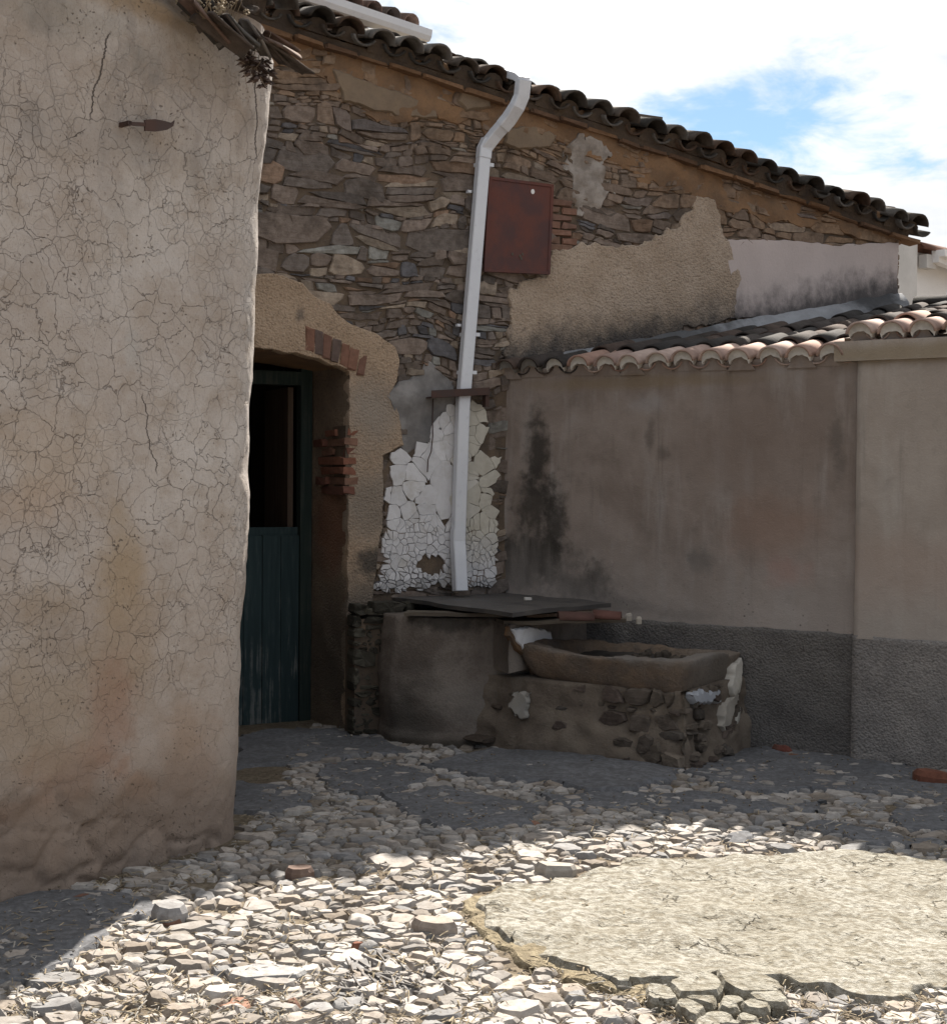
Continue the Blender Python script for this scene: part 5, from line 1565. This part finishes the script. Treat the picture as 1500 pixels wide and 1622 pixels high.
TK = on_z(1083, 1225); TA = -SD; TB = -SN
TL = float((B0 - TK) @ TA) + .0; TW = float((SC - TK) @ TB)
print('trough L W', TL, TW)
def build_trough():
    rn = random.Random(61)
    t = thing('stone_trough', 'worn stone water trough with a dipped rim set on a rubble base', 'trough')
    RZ = .605
    L, W = TL + .06, TW - .045
    O = TK + TA * -.02 + TB * .02
    N = 128
    def perim(ins, rad=.07):
        pts = []
        cs = [(ins + rad, ins + rad, math.pi), (L - ins - rad, ins + rad, 1.5 * math.pi), (L - ins - rad, W - ins - rad, 0), (ins + rad, W - ins - rad, .5 * math.pi)]
        raw = []
        for cx, cy, a0 in cs:
            for k in range(8): raw.append((cx + rad * math.cos(a0 + k / 7 * math.pi / 2), cy + rad * math.sin(a0 + k / 7 * math.pi / 2)))
        raw.append(raw[0])
        d = [0]
        for i in range(len(raw) - 1): d.append(d[-1] + math.hypot(raw[i + 1][0] - raw[i][0], raw[i + 1][1] - raw[i][1]))
        raw = np.array(raw)
        q = np.linspace(0, d[-1], N + 1)[:-1]
        return list(zip(np.interp(q, d, raw[:, 0]), np.interp(q, d, raw[:, 1])))
    def zb(a, b): return .325 + .10 * max(0, (a - .25) / L) ** 1.5 + .06 * max(0, (.12 - a) / .12) * 0
    V = []; F = []
    rows = [(.30, 0.0), (.20, .0), (.14, .03), (.095, .12), (.06, .28), (.035, .50), (.018, .72), (.006, .88), (.0, .97), (.006, 1.0), (.045, 1.0), (.085, 1.0), (.10, .96), (.115, .85), (.14, .5), (.20, .38), (.30, .36)]
    for ri, (ins, tt) in enumerate(rows):
        for a, b in perim(min(ins, W * .42), .055 + ins * .3):
            lo = zb(a, b)
            z = lo + (RZ - lo) * tt
            if tt > .6:
                # the long front lip is worn down where animals drank
                s_ = max(0.0, 1 - abs(a - L * .48) / (L * .34)); dip = .034 * s_ ** .8 * max(0, 1 - b / .2)
                if a > L * .82: dip -= .012
                z -= dip * (tt - .6) / .4
            if tt > .6: z -= .065 * max(0, (b - .3) / W) * (tt - .6) / .4
            p = O + TA * a + TB * b + Z3 * z
            c = O + TA * L / 2 + TB * W / 2; n = unit((p - c) * [1, 1, .6])
            k = .030 * fbm(p, 3.0, 2, 3) + .013 * fbm(p, 11, 7, 4) - .035 * max(0, fbm(p, 5.5, 17, 2) - .30) + .05 * math.sin(math.pi * max(0, min(1, a / L))) * (1 if b < .15 else 0) * (1 - tt * .6) * (1 if ri < 10 else 0)
            k -= .020 * abs(fbm(p, 7, 27, 4)) + .012 * abs(nz(p, 24, 9))
            if ri in (0, 1): k *= .3
            V.append(p + n * k)
    for r in range(len(rows) - 1):
        for i in range(N): F.append((r * N + i, r * N + (i + 1) % N, (r + 1) * N + (i + 1) % N, (r + 1) * N + i))
    F.append(tuple(range(N - 1, -1, -1))); F.append(tuple((len(rows) - 1) * N + i for i in range(N)))
    gm = m_plain('trough_stone', (0.215, 0.155, 0.110), (0.145, 0.115, 0.092), 8, bump=1.0, dist=.030, grain=.7, stains=[
        (O + TB * W * .5 + TA * -.0 + Z3 * .5, (.30, .50, .30), (0.20, 0.18, 0.158), .75, .6, 8),
        (O + TB * .2 + TA * .12 + Z3 * .58, (.35, .35, .05), (0.20, 0.185, 0.17), .6, .6, 9),
        (O + TA * .5 + Z3 * .60, (.6, .5, .035), (0.17, 0.16, 0.15), .7, .6, 9)])
    obj('basin', V, F, gm, t, True)
    # cement smear low on the short end
    q0 = O - SD * .035
    def le(x, y): p = on_plane(x, y, q0, SD) - q0; return (p @ TB, p[2])
    Pe = lambda a, z, w: q0 + TB * a + Z3 * z + SD * w
    coat('cement_smear', [le(x, y) for x, y in ((1090, 1102), (1110, 1093), (1138, 1095), (1137, 1108), (1120, 1116), (1096, 1114))], Pe, MAT_WHITE, t, .020, -.04, .012, .022, 16, .02, .010, .012, 6, True, (0.36, 0.38, 0.42))
    # masonry base
    b = thing('masonry_base', 'crumbling rubble and mortar base under the stone trough', 'masonry base')
    mat = m_plain('base_mortar', (0.125, 0.10, 0.080), (0.175, 0.145, 0.115), 6, bump=.9, dist=.016, grain=.5, stains=[
        (TK + TA * .55 + Z3 * .12, (.3, .3, .14), (0.20, 0.165, 0.13), .6, .7, 8), (TK + TA * .3 + Z3 * .33, (.16, .16, .06), (0.28, 0.235, 0.18), .6, .9, 12)])
    V = []; F = []; nu, nv = 90, 22
    path = []
    Lb, Wb = L - .0, W + .06
    base = O + TA * .03 + TB * .03
    for i in range(nu + 1):
        q = i / nu
        if q < .62:
            a = (Lb + .22) * (1 - q / .62); path.append((base + TA * a, -TB))
        else:
            path.append((base + TB * Wb * (q - .62) / .38, SD))
    for j in range(nv + 1):
        z = -.05 + .47 * j / nv
        for p, n in path:
            q = p + Z3 * z
            k = .035 * fbm(q, 3.0, 9, 3) + .016 * fbm(q, 11, 6, 3) + .07 * max(0, .26 - z) / .26 + .02 * math.sin(math.pi * (q[0] * 1.3))
            V.append(q + n * k)
    m = nu + 1
    for j in range(nv):
        for i in range(nu): F.append((j * m + i, j * m + i + 1, (j + 1) * m + i + 1, (j + 1) * m + i))
    F.append(tuple(nv * m + i for i in range(m)))
    obj('mortar', V, F, mat, b, True)
    Pf = lambda a, z, w: base + TA * a + Z3 * z - TB * w
    Pe2 = lambda a, z, w: base + TB * a + Z3 * z + SD * w
    for Pq, ext, seed in ((Pf, Lb, 1), (Pe2, Wb, 2)):
        for pl in courses((0, .0, ext, .40), (.045, .065, .085, .11), (1.1, 1.5, 2.0, 2.6), rn, .3):
            pl = clip_half(clip_half([(x + .02 * nz((x, 0, z), 5, 3), z + .03 * nz((x, 0, z), 4, 13)) for x, z in pl], 1, 0, ext + .01), -1, 0, 0.01)
            if len(pl) < 3: continue
            (cx, cz), A = centroid(pl)
            if rn.random() < .42: continue
            if A < .0012: continue
            p2 = rough_outline(shrink(pl, .008), .03, .020, 11, seed)
            fl = .07 * max(0, .26 - cz) / .26
            V, F = stone_piece(p2, .012 + fl + rn.uniform(-.014, .012), -.08, .010, rn, Pq, .15, .004, 1)
            c = rn.choice([(0.13, 0.108, 0.09), (0.105, 0.092, 0.08), (0.165, 0.138, 0.112), (0.115, 0.09, 0.076)])
            obj('stone', V, F, MAT_STONE, b, False, jit(c, rn, .75, 1.15))
    def lf(x, y): p = on_plane(x, y, base - TB * .06, -TB) - base; return (p @ TA, p[2])
    coat('limewash_patch', [lf(x, y) for x, y in ((812, 1100), (836, 1095), (838, 1118), (832, 1138), (818, 1130), (806, 1118))], Pf, MAT_WHITE, b, .080, -.05, .008, .045, 16, .015, .012, .008, 12, True, (0.30, 0.285, 0.26))
    # limewash clinging to the edge beside the shed wall
    for pts, c in ((((1160, 1082), (1176, 1040), (1174, 1075), (1172, 1098), (1164, 1104)), (0.50, 0.47, 0.42)), (((1150, 1120), (1168, 1094), (1171, 1110), (1160, 1140), (1150, 1165), (1143, 1150)), (0.36, 0.33, 0.29)),
                   (((1163, 1150), (1173, 1120), (1173, 1180), (1160, 1188), (1158, 1170)), (0.40, 0.38, 0.34))):
        def lb(x, y): p = on_plane(x, y, base + SD * .03, SD) - base; return (p @ TB, p[2])
        coat('limewash_patch', [lb(x, y) for x, y in pts], Pe2, MAT_WHITE, b, .030, -.05, .010, .035, 14, .02, .02, .006, 8, True, c)
    sv = []; sf = []
    for j in range(13):
        for i in range(21):
            q = O + TA * (.10 + (L - .2) * i / 20) + TB * (.10 + (W - .2) * j / 12); sv.append(q + Z3 * (.520 + .02 * fbm(q, 6, 3, 4) - .03 * (1 - j / 12)))
    for j in range(12):
        for i in range(20): sf.append((j * 21 + i, j * 21 + i + 1, j * 21 + 22 + i, j * 21 + 21 + i))
    obj('silt', sv, sf, m_plain('dark_silt', (0.035, 0.032, 0.03), (0.06, 0.052, 0.045), 12, bump=.8, dist=.01), t, True)
    # debris in the basin
    rn2 = random.Random(2); mb = MB()
    for k in range(14):
        a, bb = rn2.uniform(.25, .55), rn2.uniform(.3, W - .14); q = O + TA * a + TB * bb + Z3 * .515
        pl = [(math.cos(x) * .03 * rn2.uniform(.6, 1.2), math.sin(x) * .03 * rn2.uniform(.6, 1.2)) for x in np.linspace(0, 6.28, 7)[:-1]]
        V, F = stone_piece(pl, .03, -.1, .006, rn2, lambda a_, b_, w: q + np.array([a_, b_, w]), .3, .005, 1); mb.put(V, F, (0.09, 0.075, 0.06))
    o = mb.build('rubble_debris', MAT_STONE, None, False, 'stuff'); o['label'] = 'dark debris lying in the trough basin'
build_trough()
# ================================================================== GROUND
def gpx(x, y): p = on_z(x, y); return (p[0], p[1])
def gz(x, y):
    """gentle swells of the yard"""
    return 0.018 * nz((x, y, 0), .8, 3) + .006 * nz((x, y, 0), 2.7, 9)
SLAB = [gpx(*q) for q in ((755, 1440), (790, 1421), (900, 1396), (1000, 1373), (1180, 1363), (1330, 1357), (1500, 1374), (1800, 1405), (2000, 1450), (2000, 1540), (1800, 1590), (1500, 1574), (1420, 1590), (1350, 1592), (1260, 1574), (1220, 1556), (1130, 1562), (1050, 1577), (985, 1572), (950, 1553), (900, 1546), (870, 1537), (830, 1521), (792, 1497), (766, 1472))]
CRUST = [gpx(*q) for q in ((735, 1428), (800, 1408), (840, 1440), (840, 1500), (960, 1540), (1040, 1560), (1030, 1600), (960, 1580), (890, 1560), (840, 1545), (790, 1518), (755, 1492), (738, 1462))]
CHUNK = [gpx(*q) for q in ((1022, 1578), (1090, 1562), (1190, 1562), (1240, 1592), (1238, 1632), (1180, 1650), (1070, 1636), (1025, 1605))]
APR = [[gpx(*q) for q in a] for a in (
    ((370, 1168), (470, 1156), (590, 1158), (640, 1188), (660, 1196), (600, 1200), (520, 1211), (440, 1216), (360, 1224)),
    ((355, 1240), (450, 1243), (505, 1262), (500, 1284), (430, 1294), (350, 1290)),
    ((600, 1262), (680, 1251), (760, 1255), (860, 1280), (850, 1310), (760, 1328), (690, 1318), (640, 1300)),
    ((670, 1215), (760, 1193), (850, 1190), (950, 1205), (1085, 1225), (1060, 1250), (960, 1262), (870, 1248), (760, 1239), (700, 1227)),
    ((1080, 1232), (1140, 1188), (1240, 1184), (1345, 1198), (1500, 1232), (1700, 1285), (1700, 1345), (1500, 1275), (1430, 1262), (1350, 1262), (1300, 1254), (1240, 1263), (1180, 1262), (1130, 1250)),
    ((1380, 1292), (1500, 1277), (1680, 1296), (1680, 1350), (1500, 1322), (1420, 1320)),
    ((-500, 1560), (-100, 1450), (0, 1425), (100, 1412), (250, 1428), (190, 1490), (120, 1530), (40, 1560), (-300, 1640)),
    ((1120, 1330), (1180, 1322), (1215, 1332), (1190, 1345), (1140, 1344)),
    ((500, 1215), (640, 1205), (690, 1235), (640, 1262), (560, 1268), (500, 1245)),
    ((860, 1262), (1000, 1262), (1120, 1262), (1240, 1272), (1330, 1280), (1280, 1296), (1120, 1292), (960, 1290), (880, 1284)),
    ((1220, 1312), (1330, 1306), (1430, 1326), (1520, 1345), (1450, 1352), (1320, 1336)),
)]
def in_building(p):
    q = np.array([p[0], p[1], 0])
    if (q - HJ) @ HN < .0 and not (DU0 < (q - HJ) @ HD < 0 and (q - HJ) @ HN > -.5): return True
    if (q - SC) @ SN < .02 and (q - SC) @ SD > -.2: return True
    d = q - LA1
    if d @ LNRM < .02 and d @ LDIR < .26: return True
    if d @ LDIR >= .0 and (q[0] < left_path(.31)[0][0]) and q[1] > LA1[1]: return True
    if np.linalg.norm(q - WC * [1, 1, 0]) < WR: return True
    e = q - TK; 
    if -.0 < e @ TA < TL and e @ TB > 0.02: return True
    return False
def build_ground():
    # one sheet to the horizon, fine near the yard
    xs = np.concatenate([[-400, -120, -40, -15, -7], np.arange(-4.5, 5.0, .06), [7, 15, 40, 120, 400]])
    ys = np.concatenate([[-400, -120, -40, -12, -3], np.arange(0, 12, .06), [15, 25, 60, 160, 500]])
    V = []; F = []
    for y in ys:
        for x in xs: V.append((x, y, gz(x, y) + .002 + .008 * nz((x, y, 1), 5, 2) + .004 * nz((x, y, 1), 14, 2) if abs(x) < 6 and -1 < y < 13 else -.02))
    m = len(xs)
    for j in range(len(ys) - 1):
        for i in range(m - 1): F.append((j * m + i, j * m + i + 1, (j + 1) * m + i + 1, (j + 1) * m + i))
    return obj('ground', V, F, MAT_EARTH, None, True, kind='structure')
GROUND = build_ground()
G = lambda x, y, w: np.array([x, y, gz(x, y) + w])
def slab(name, poly, top, mat, amp, sc, und, grid, inset, off):
    o, pl = coat(name, poly, G, mat, None, top, -.06, .03, amp, sc, grid, und, inset, off)
    o['kind'] = 'structure'; return o
slab('concrete_slab', SLAB, .029, MAT_SLAB, .075, 5.5, .020, .021, .014, 21)
slab('slab_crust', CRUST, .020, MAT_CRUST, .070, 7, .014, .025, .018, 22)
for k, a in enumerate(APR): slab('concrete_apron', a, .0235 if k != 3 else .034, MAT_APRON, .075, 4.5, .014, .035, .030, 30 + k)

def cob_col(rn, x, y):
    t = rn.random()
    if t < .52: c = (0.335, 0.315, 0.295)
    elif t < .70: c = (0.30, 0.27, 0.242)
    elif t < .90: c = (0.235, 0.232, 0.232)
    elif t < .994: c = (0.235, 0.205, 0.175)
    else: c = (0.24, 0.135, 0.098)
    k = rn.uniform(.70, 1.32)
    # nearer the walls the yard is damp and dirty
    return tuple(v * k for v in c)
def build_cobbles():
    rn = random.Random(77)
    box = (-4.4, 2.2, 6.2, 9.4)
    def ok(p):
        if abs(p[0] / max(p[1], .1)) > (.52 if p[1] > 3.2 else .95): return False
        if in_building(p): return False
        return True
    AX = 1.25                                  # stones lie a little longer across the yard
    pts = scatter((box[0] / AX, box[1], box[2] / AX, box[3]), [(.085, 60), (.052, 700), (.034, 9000), (.022, 30000), (.015, 30000)], rn, lambda p: ok((p[0] * AX, p[1])))
    cl = cells([p[:2] for p in pts], [(p[2] * .95) ** 2 for p in pts], (box[0] / AX - .2, box[1] - .2, box[2] / AX + .2, box[3] + .2), 22)
    items = []
    for pl in cl:
        if not pl: continue
        pl = [(x * AX + .03 * nz((x, y, 0), 2, 5) + .015 * nz((x, y, 0), 7, 6), y + .03 * nz((x, y, 0), 2, 15) + .015 * nz((x, y, 0), 7, 16)) for x, y in pl]
        (cx, cy), A = centroid(pl)
        if A < .0003 or A > .04 or max(abs(p[0] - cx) + abs(p[1] - cy) for p in pl) > .26 or not ok((cx, cy)): continue
        if inside((cx, cy), SLAB) or inside((cx, cy), CHUNK): continue
        if any(inside(q, SLAB) for q in pl) and rn.random() < .5: continue
        apr = any(inside((cx, cy), a) for a in APR)
        crust = inside((cx, cy), CRUST)
        if crust and rn.random() < .8: continue
        if rn.random() < .05: continue
        s = A / (cx * cx + cy * cy) / max(cy, 1)
        items.append((s, cx, cy, A, pl))
    items.sort(key=lambda q: -q[0])
    seen = 0; sm = MB()
    for s, cx, cy, A, pl in items:
        r = math.sqrt(A)
        g = min(.004, .04 * r) * rn.uniform(.2, 1.8)
        vis = in_view((cx, cy, 0)) and cy > 3.85
        single = vis and seen < 300
        p2 = rough_outline(shrink(pl, g), .022, .016, 12 if single else 9, 1.0, .12, 18)
        h = min(.024, .008 + r * rn.uniform(.03, .16)) * (1.5 if rn.random() < .06 else 1)
        # round off to an angular dome
        V, F = stone_piece(p2, h, -.05, h * .62, rn, G, .13, .003, 2)
        V = [v + np.array([0, 0, .006 * nz(v, 38, 3) + .004 * nz(v, 80, 7)]) for v in V]
        c = cob_col(rn, cx, cy)
        if single: obj('cobble', V, F, MAT_COBBLE, GROUND, 'sharp', c); seen += 1
        else: sm.put(V, F, c)
    sm.build('small_cobbles', MAT_COBBLE, GROUND, 'sharp', 'stuff')
    print('cobbles', len(items), seen)
    # pieces broken off the front of the slab
    pts = scatter((min(p[0] for p in CHUNK), min(p[1] for p in CHUNK), max(p[0] for p in CHUNK), max(p[1] for p in CHUNK)), [(.075, 4), (.045, 40), (.026, 60)], rn)
    for pl in cells([p[:2] for p in pts], [p[2] ** 2 for p in pts], (min(p[0] for p in CHUNK), min(p[1] for p in CHUNK), max(p[0] for p in CHUNK), max(p[1] for p in CHUNK)), 16):
        if not pl: continue
        (cx, cy), A = centroid(pl)
        if A < .001 or not inside((cx, cy), CHUNK): continue
        p2 = rough_outline(shrink(pl, .004), .03, .014, 14, 4, .2)
        V, F = stone_piece(p2, .045 + rn.uniform(-.012, .008), -.05, .010, rn, G, .08, .002, 1)
        obj('slab_fragment', V, F, MAT_SLAB, GROUND, False)
    return items
COB = build_cobbles()

def build_litter():
    rn = random.Random(88)
    # grit in the joints
    mb = MB()
    n = 0
    while n < 16000:
        y = 3.7 + 5.0 * rn.random() ** 1.7; x = rn.uniform(-.42, .42) * y
        if in_building((x, y)) : continue
        ons = inside((x, y), SLAB)
        if ons: continue
        ap = any(inside((x, y), a) for a in APR)
        if ap and rn.random() < .85: continue
        r = rn.uniform(.0025, .008) * (1.4 if rn.random() < .15 else 1)
        z = gz(x, y) + (.042 if ons else (.03 if ap else .002)) + r * .2
        q = [rn.uniform(.6, 1.2) * r for _ in range(6)]
        mb.put([(x + q[0], y, z), (x - q[1], y + r * .2, z), (x, y + q[2], z), (x - r * .2, y - q[3], z), (x, y, z + q[4] * .8), (x, y, z - r)],
               [(0, 2, 4), (2, 1, 4), (1, 3, 4), (3, 0, 4), (2, 0, 5), (1, 2, 5), (3, 1, 5), (0, 3, 5)], jit(rn.choice([(.30, .265, .225), (.22, .18, .135), (.25, .245, .24)]), rn, .6, 1.1))
        n += 1
    o = mb.build('gravel', MAT_COBBLE, None, False, 'stuff'); o['label'] = 'loose grit between the cobbles of the yard'
    # straw and slate splinters
    mb = MB(); n = 0
    while n < 5200:
        y = 3.75 + 3.2 * rn.random() ** 1.4; x = rn.uniform(-.40, .40) * y
        if in_building((x, y)) or (inside((x, y), SLAB) and rn.random() < .9): continue
        d = nz((x, y, 0), 1.9, 44)
        if d < -.05 and rn.random() < .8: continue
        L = rn.uniform(.012, .055); a = rn.uniform(0, math.pi); w = rn.uniform(.0012, .0028)
        dx, dy = math.cos(a), math.sin(a); z0 = gz(x, y) + rn.uniform(.002, .028); z1 = z0 + rn.uniform(-.008, .012)
        px, py = -dy * w, dx * w
        mb.put([(x + px, y + py, z0), (x - px, y - py, z0), (x + dx * L - px, y + dy * L - py, z1), (x + dx * L + px, y + dy * L + py, z1), (x + dx * L * .5, y + dy * L * .5, (z0 + z1) / 2 + w * 1.5)],
               [(0, 1, 4), (1, 2, 4), (2, 3, 4), (3, 0, 4)], jit(rn.choice([(.33, .275, .19), (.26, .21, .145), (.30, .285, .26)]), rn, .6, 1.15))
        n += 1
    o = mb.build('straw', MAT_STRAW, None, False, 'stuff'); o['label'] = 'dry straw scattered in the cobble joints'
    # slate splinters standing on edge near the bottom of the yard
    mb = MB(); c0 = on_z(618, 1570)
    for k in range(150):
        x = c0[0] + rn.gauss(0, .10); y = c0[1] + rn.gauss(0, .09)
        a = rn.gauss(2.2, .35); L = rn.uniform(.04, .11); th = rn.uniform(.003, .008); h = rn.uniform(.015, .035)
        o_ = np.array([x, y, gz(x, y) - .01]); ax = np.array([math.cos(a), math.sin(a), rn.uniform(-.1, .1)])
        sd_ = np.array([-math.sin(a), math.cos(a), rn.uniform(-.5, .5)])
        mb.box(o_, ax * L, sd_ * th, np.array([rn.uniform(-.3, .3), rn.uniform(-.3, .3), 1]) * h, jit((.22, .21, .205), rn, .7, 1.2))
    o = mb.build('slate_splinters', MAT_COBBLE, None, False, 'stuff'); o['label'] = 'slate splinters set on edge among the cobbles'
    # loose things one can point at
    def lump(name, label, cat, x, y, w, d, h, col, mat=MAT_BRICK, ang=0):
        q = on_z(x, y); pl = [(math.cos(b) * w * .5 * rn.uniform(.85, 1.1), math.sin(b) * d * .5 * rn.uniform(.85, 1.1)) for b in np.linspace(0, 2 * math.pi, 10)[:-1]]
        ca, sa = math.cos(ang), math.sin(ang)
        V, F = stone_piece(pl, h, -.03, h * .25, rn, lambda a, b, z: np.array([q[0] + a * ca - b * sa, q[1] + a * sa + b * ca, gz(q[0], q[1]) + z]), .1, .004, 1)
        o = obj(name, V, F, mat, None, False, col); tag(o, label, cat, 'loose brick pieces in the yard' if cat == 'brick' else 'larger loose stones in the yard')
    lump('brick_fragment', 'rounded red brick fragment by the pale plinth at the right edge', 'brick', 1476, 1243, .21, .13, .075, (0.18, 0.075, 0.05), ang=-.5)
    lump('brick_fragment', 'dark red brick bit against the dark plinth beside the trough', 'brick', 1240, 1194, .12, .07, .045, (0.17, 0.06, 0.045), ang=-.5)
    lump('brick_fragment', 'small red brick chip in the sunlit cobbles', 'brick', 566, 1506, .045, .04, .022, (0.19, 0.085, 0.06))
    lump('brick_fragment', 'flat reddish tile piece under the left wall', 'brick', 130, 1428, .10, .06, .02, (0.17, 0.09, 0.065), ang=.9)
    lump('stone', 'large grey boulder among the sunlit cobbles near the left wall', 'stone', 268, 1458, .13, .12, .06, (0.27, 0.265, 0.265), MAT_COBBLE)
    lump('stone', 'brown stone standing at the shadow edge in mid yard', 'stone', 475, 1392, .12, .09, .045, (0.17, 0.12, 0.10), MAT_COBBLE)
    lump('stone', 'long flat pale slate in the sun at the bottom of the yard', 'stone', 420, 1552, .25, .17, .024, (0.30, 0.30, 0.30), MAT_COBBLE, .1)
    lump('stone', 'big pinkish quartz stone left of the concrete slab', 'stone', 690, 1482, .17, .10, .045, (0.33, 0.285, 0.25), MAT_COBBLE, -.5)
    lump('stone', 'flat pale stone behind the slab beside the shade', 'stone', 880, 1388, .16, .11, .045, (0.34, 0.32, 0.29), MAT_COBBLE)
build_litter()

# ================================================================== BACKGROUND HOUSES
def build_upper():
    t = thing('upper_house', 'taller house rising behind the stone eave with white gutter and curved tiles', 'house')
    D = 12.6
    a = on_plane(519, -3, (0, D - .4, 0), (0, 1, 0)); b = on_plane(674, 50, (0, D + 1.6, 0), (0, 1, 0))
    d = b - a; d[2] = 0
    p0 = on_plane(674, 50, (0, 13.2, 0), (0, 1, 0))
    ang = math.radians(46.5); dr = np.array([math.cos(ang), math.sin(ang), 0]); nn = np.array([dr[1], -dr[0], 0])
    L = 6.0
    prof = [(math.cos(x) * .075, -math.sin(x) * .07) for x in np.linspace(0, math.pi, 8)] 
    prof = [(-.085, 0), (-.085, -.06), (-.06, -.10), (.06, -.10), (.085, -.06), (.095, .0), (.085, .0), (.075, -.055), (.05, -.085), (-.05, -.085), (-.075, -.055), (-.075, 0)]
    V = [p0 + nn * x + Z3 * z for x, z in prof] + [p0 - dr * L + nn * x + Z3 * z for x, z in prof]; n = len(prof)
    obj('gutter', V, [(i, (i + 1) % n, n + (i + 1) % n, n + i) for i in range(n)] + [(0, 1, 2, 3, 4, 5, 6, 7, 8, 9, 10, 11), tuple(range(23, 11, -1))], MAT_PIPE, t)
    w0 = p0 - nn * .28 - dr * .42
    mb = MB(); mb.box(w0 - Z3 * (w0[2] - .0), -dr * L, -nn * 3.5, Z3 * (w0[2] - .03)); mb.build('wall', MAT_UPWALL, t)
    pit = math.radians(17); up = unit(-nn * math.cos(pit) + Z3 * math.sin(pit)); nr = np.cross(dr, up); nr = nr if nr[2] > 0 else -nr
    mb = MB(); mb.box(p0 - nn * .09 - Z3 * .02 - dr * .12, -dr * L, up * 3.6, nr * .06); mb.build('roof', MAT_ROOFBED, t)
    rn = random.Random(6)
    for k in range(20):
        for row in range(2):
            V, F = tile_shell(.45, .10, .085, .015, math.pi * .97, 8)
            o = obj('roof_tile', V, F, MAT_TILE_OLD, t, True, rn.choice([(0.12, 0.075, 0.06), (0.09, 0.07, 0.06), (0.15, 0.10, 0.08)]))
            o.matrix_world = basis(p0 - dr * (.16 + k * .235) - nn * .04 + nr * .05 + up * .35 * row, dr, up, nr)
build_upper()
def build_white():
    t = thing('white_house', 'bright white house with tiled eave beyond the end of the stone house', 'house')
    D = 14.5
    P = lambda x, y, dd=0: on_plane(x, y, (0, D + dd, 0), (0, 1, 0))
    e = P(1440, 385); 
    dr = unit(np.array([0.80, .60, 0])); nn = np.array([dr[1], -dr[0], 0])
    mb = MB(); c = P(1443, 470); c[2] = 0
    mb.box(c, dr * 5, -nn * 3, Z3 * (P(1443, 388)[2])); mb.build('wall', MAT_WHITEWALL, t)
    g = P(1418, 470, -.35); g[2] = 0
    mb = MB(); mb.box(g, dr * .36, -nn * 2.5, Z3 * P(1420, 384)[2]); mb.build('chimney_breast', MAT_GREYWALL, t)
    # eave: white moulded cornice, then tiles
    s = P(1473, 408)
    mb = MB(); mb.box(s + nn * .02, dr * 3 - Z3 * .42, nn * .16, Z3 * .07); mb.box(s - Z3 * .055 + nn * .018, dr * 3 - Z3 * .42, nn * .09, Z3 * .054); mb.build('cornice', MAT_WHITEWALL, t)
    mb = MB(); mb.box(P(1455, 425), dr * .16, nn * .1, Z3 * .14); mb.build('cornice_end', MAT_GREYWALL, t)
    rn = random.Random(16)
    for k in range(8):
        V, F = tile_shell(.55, .10, .085, .016, math.pi * .97, 8)
        o = obj('roof_tile', V, F, MAT_TILE_NEW, t, True, rn.choice([(0.17, 0.075, 0.05), (0.14, 0.07, 0.05)]))
        q = P(1452, 396, -.1) + dr * (.42 * k) - Z3 * (.06 * k)
        o.matrix_world = basis(q, -nn, dr if k == 0 else unit(dr - Z3 * .15), Z3) if False else basis(q, nn, dr, Z3)
    mb = MB(); mb.box(P(1448, 395) - nn * .02, dr * 4.5 - Z3 * .3, -nn * 1.6 + Z3 * .12, Z3 * .05); mb.build('roof', MAT_TILE_OLD, t)
build_white()

# ------------------------------------------------------------------ put every Empty at the base of its thing
bpy.context.view_layer.update()
for e in [o for o in COL.objects if o.type == 'EMPTY' and o.parent is None]:
    pts = []
    def walk(o):
        for c in o.children:
            if c.type == 'MESH':
                m = c.matrix_basis
                pts.extend(m @ Vector(b) for b in c.bound_box)
            walk(c)
    walk(e)
    if not pts: continue
    xs = [p.x for p in pts]; ys = [p.y for p in pts]
    B = Vector(((min(xs) + max(xs)) / 2, (min(ys) + max(ys)) / 2, max(min(p.z for p in pts), 0.0)))
    e.location = B
    for c in e.children: c.location = c.location - B
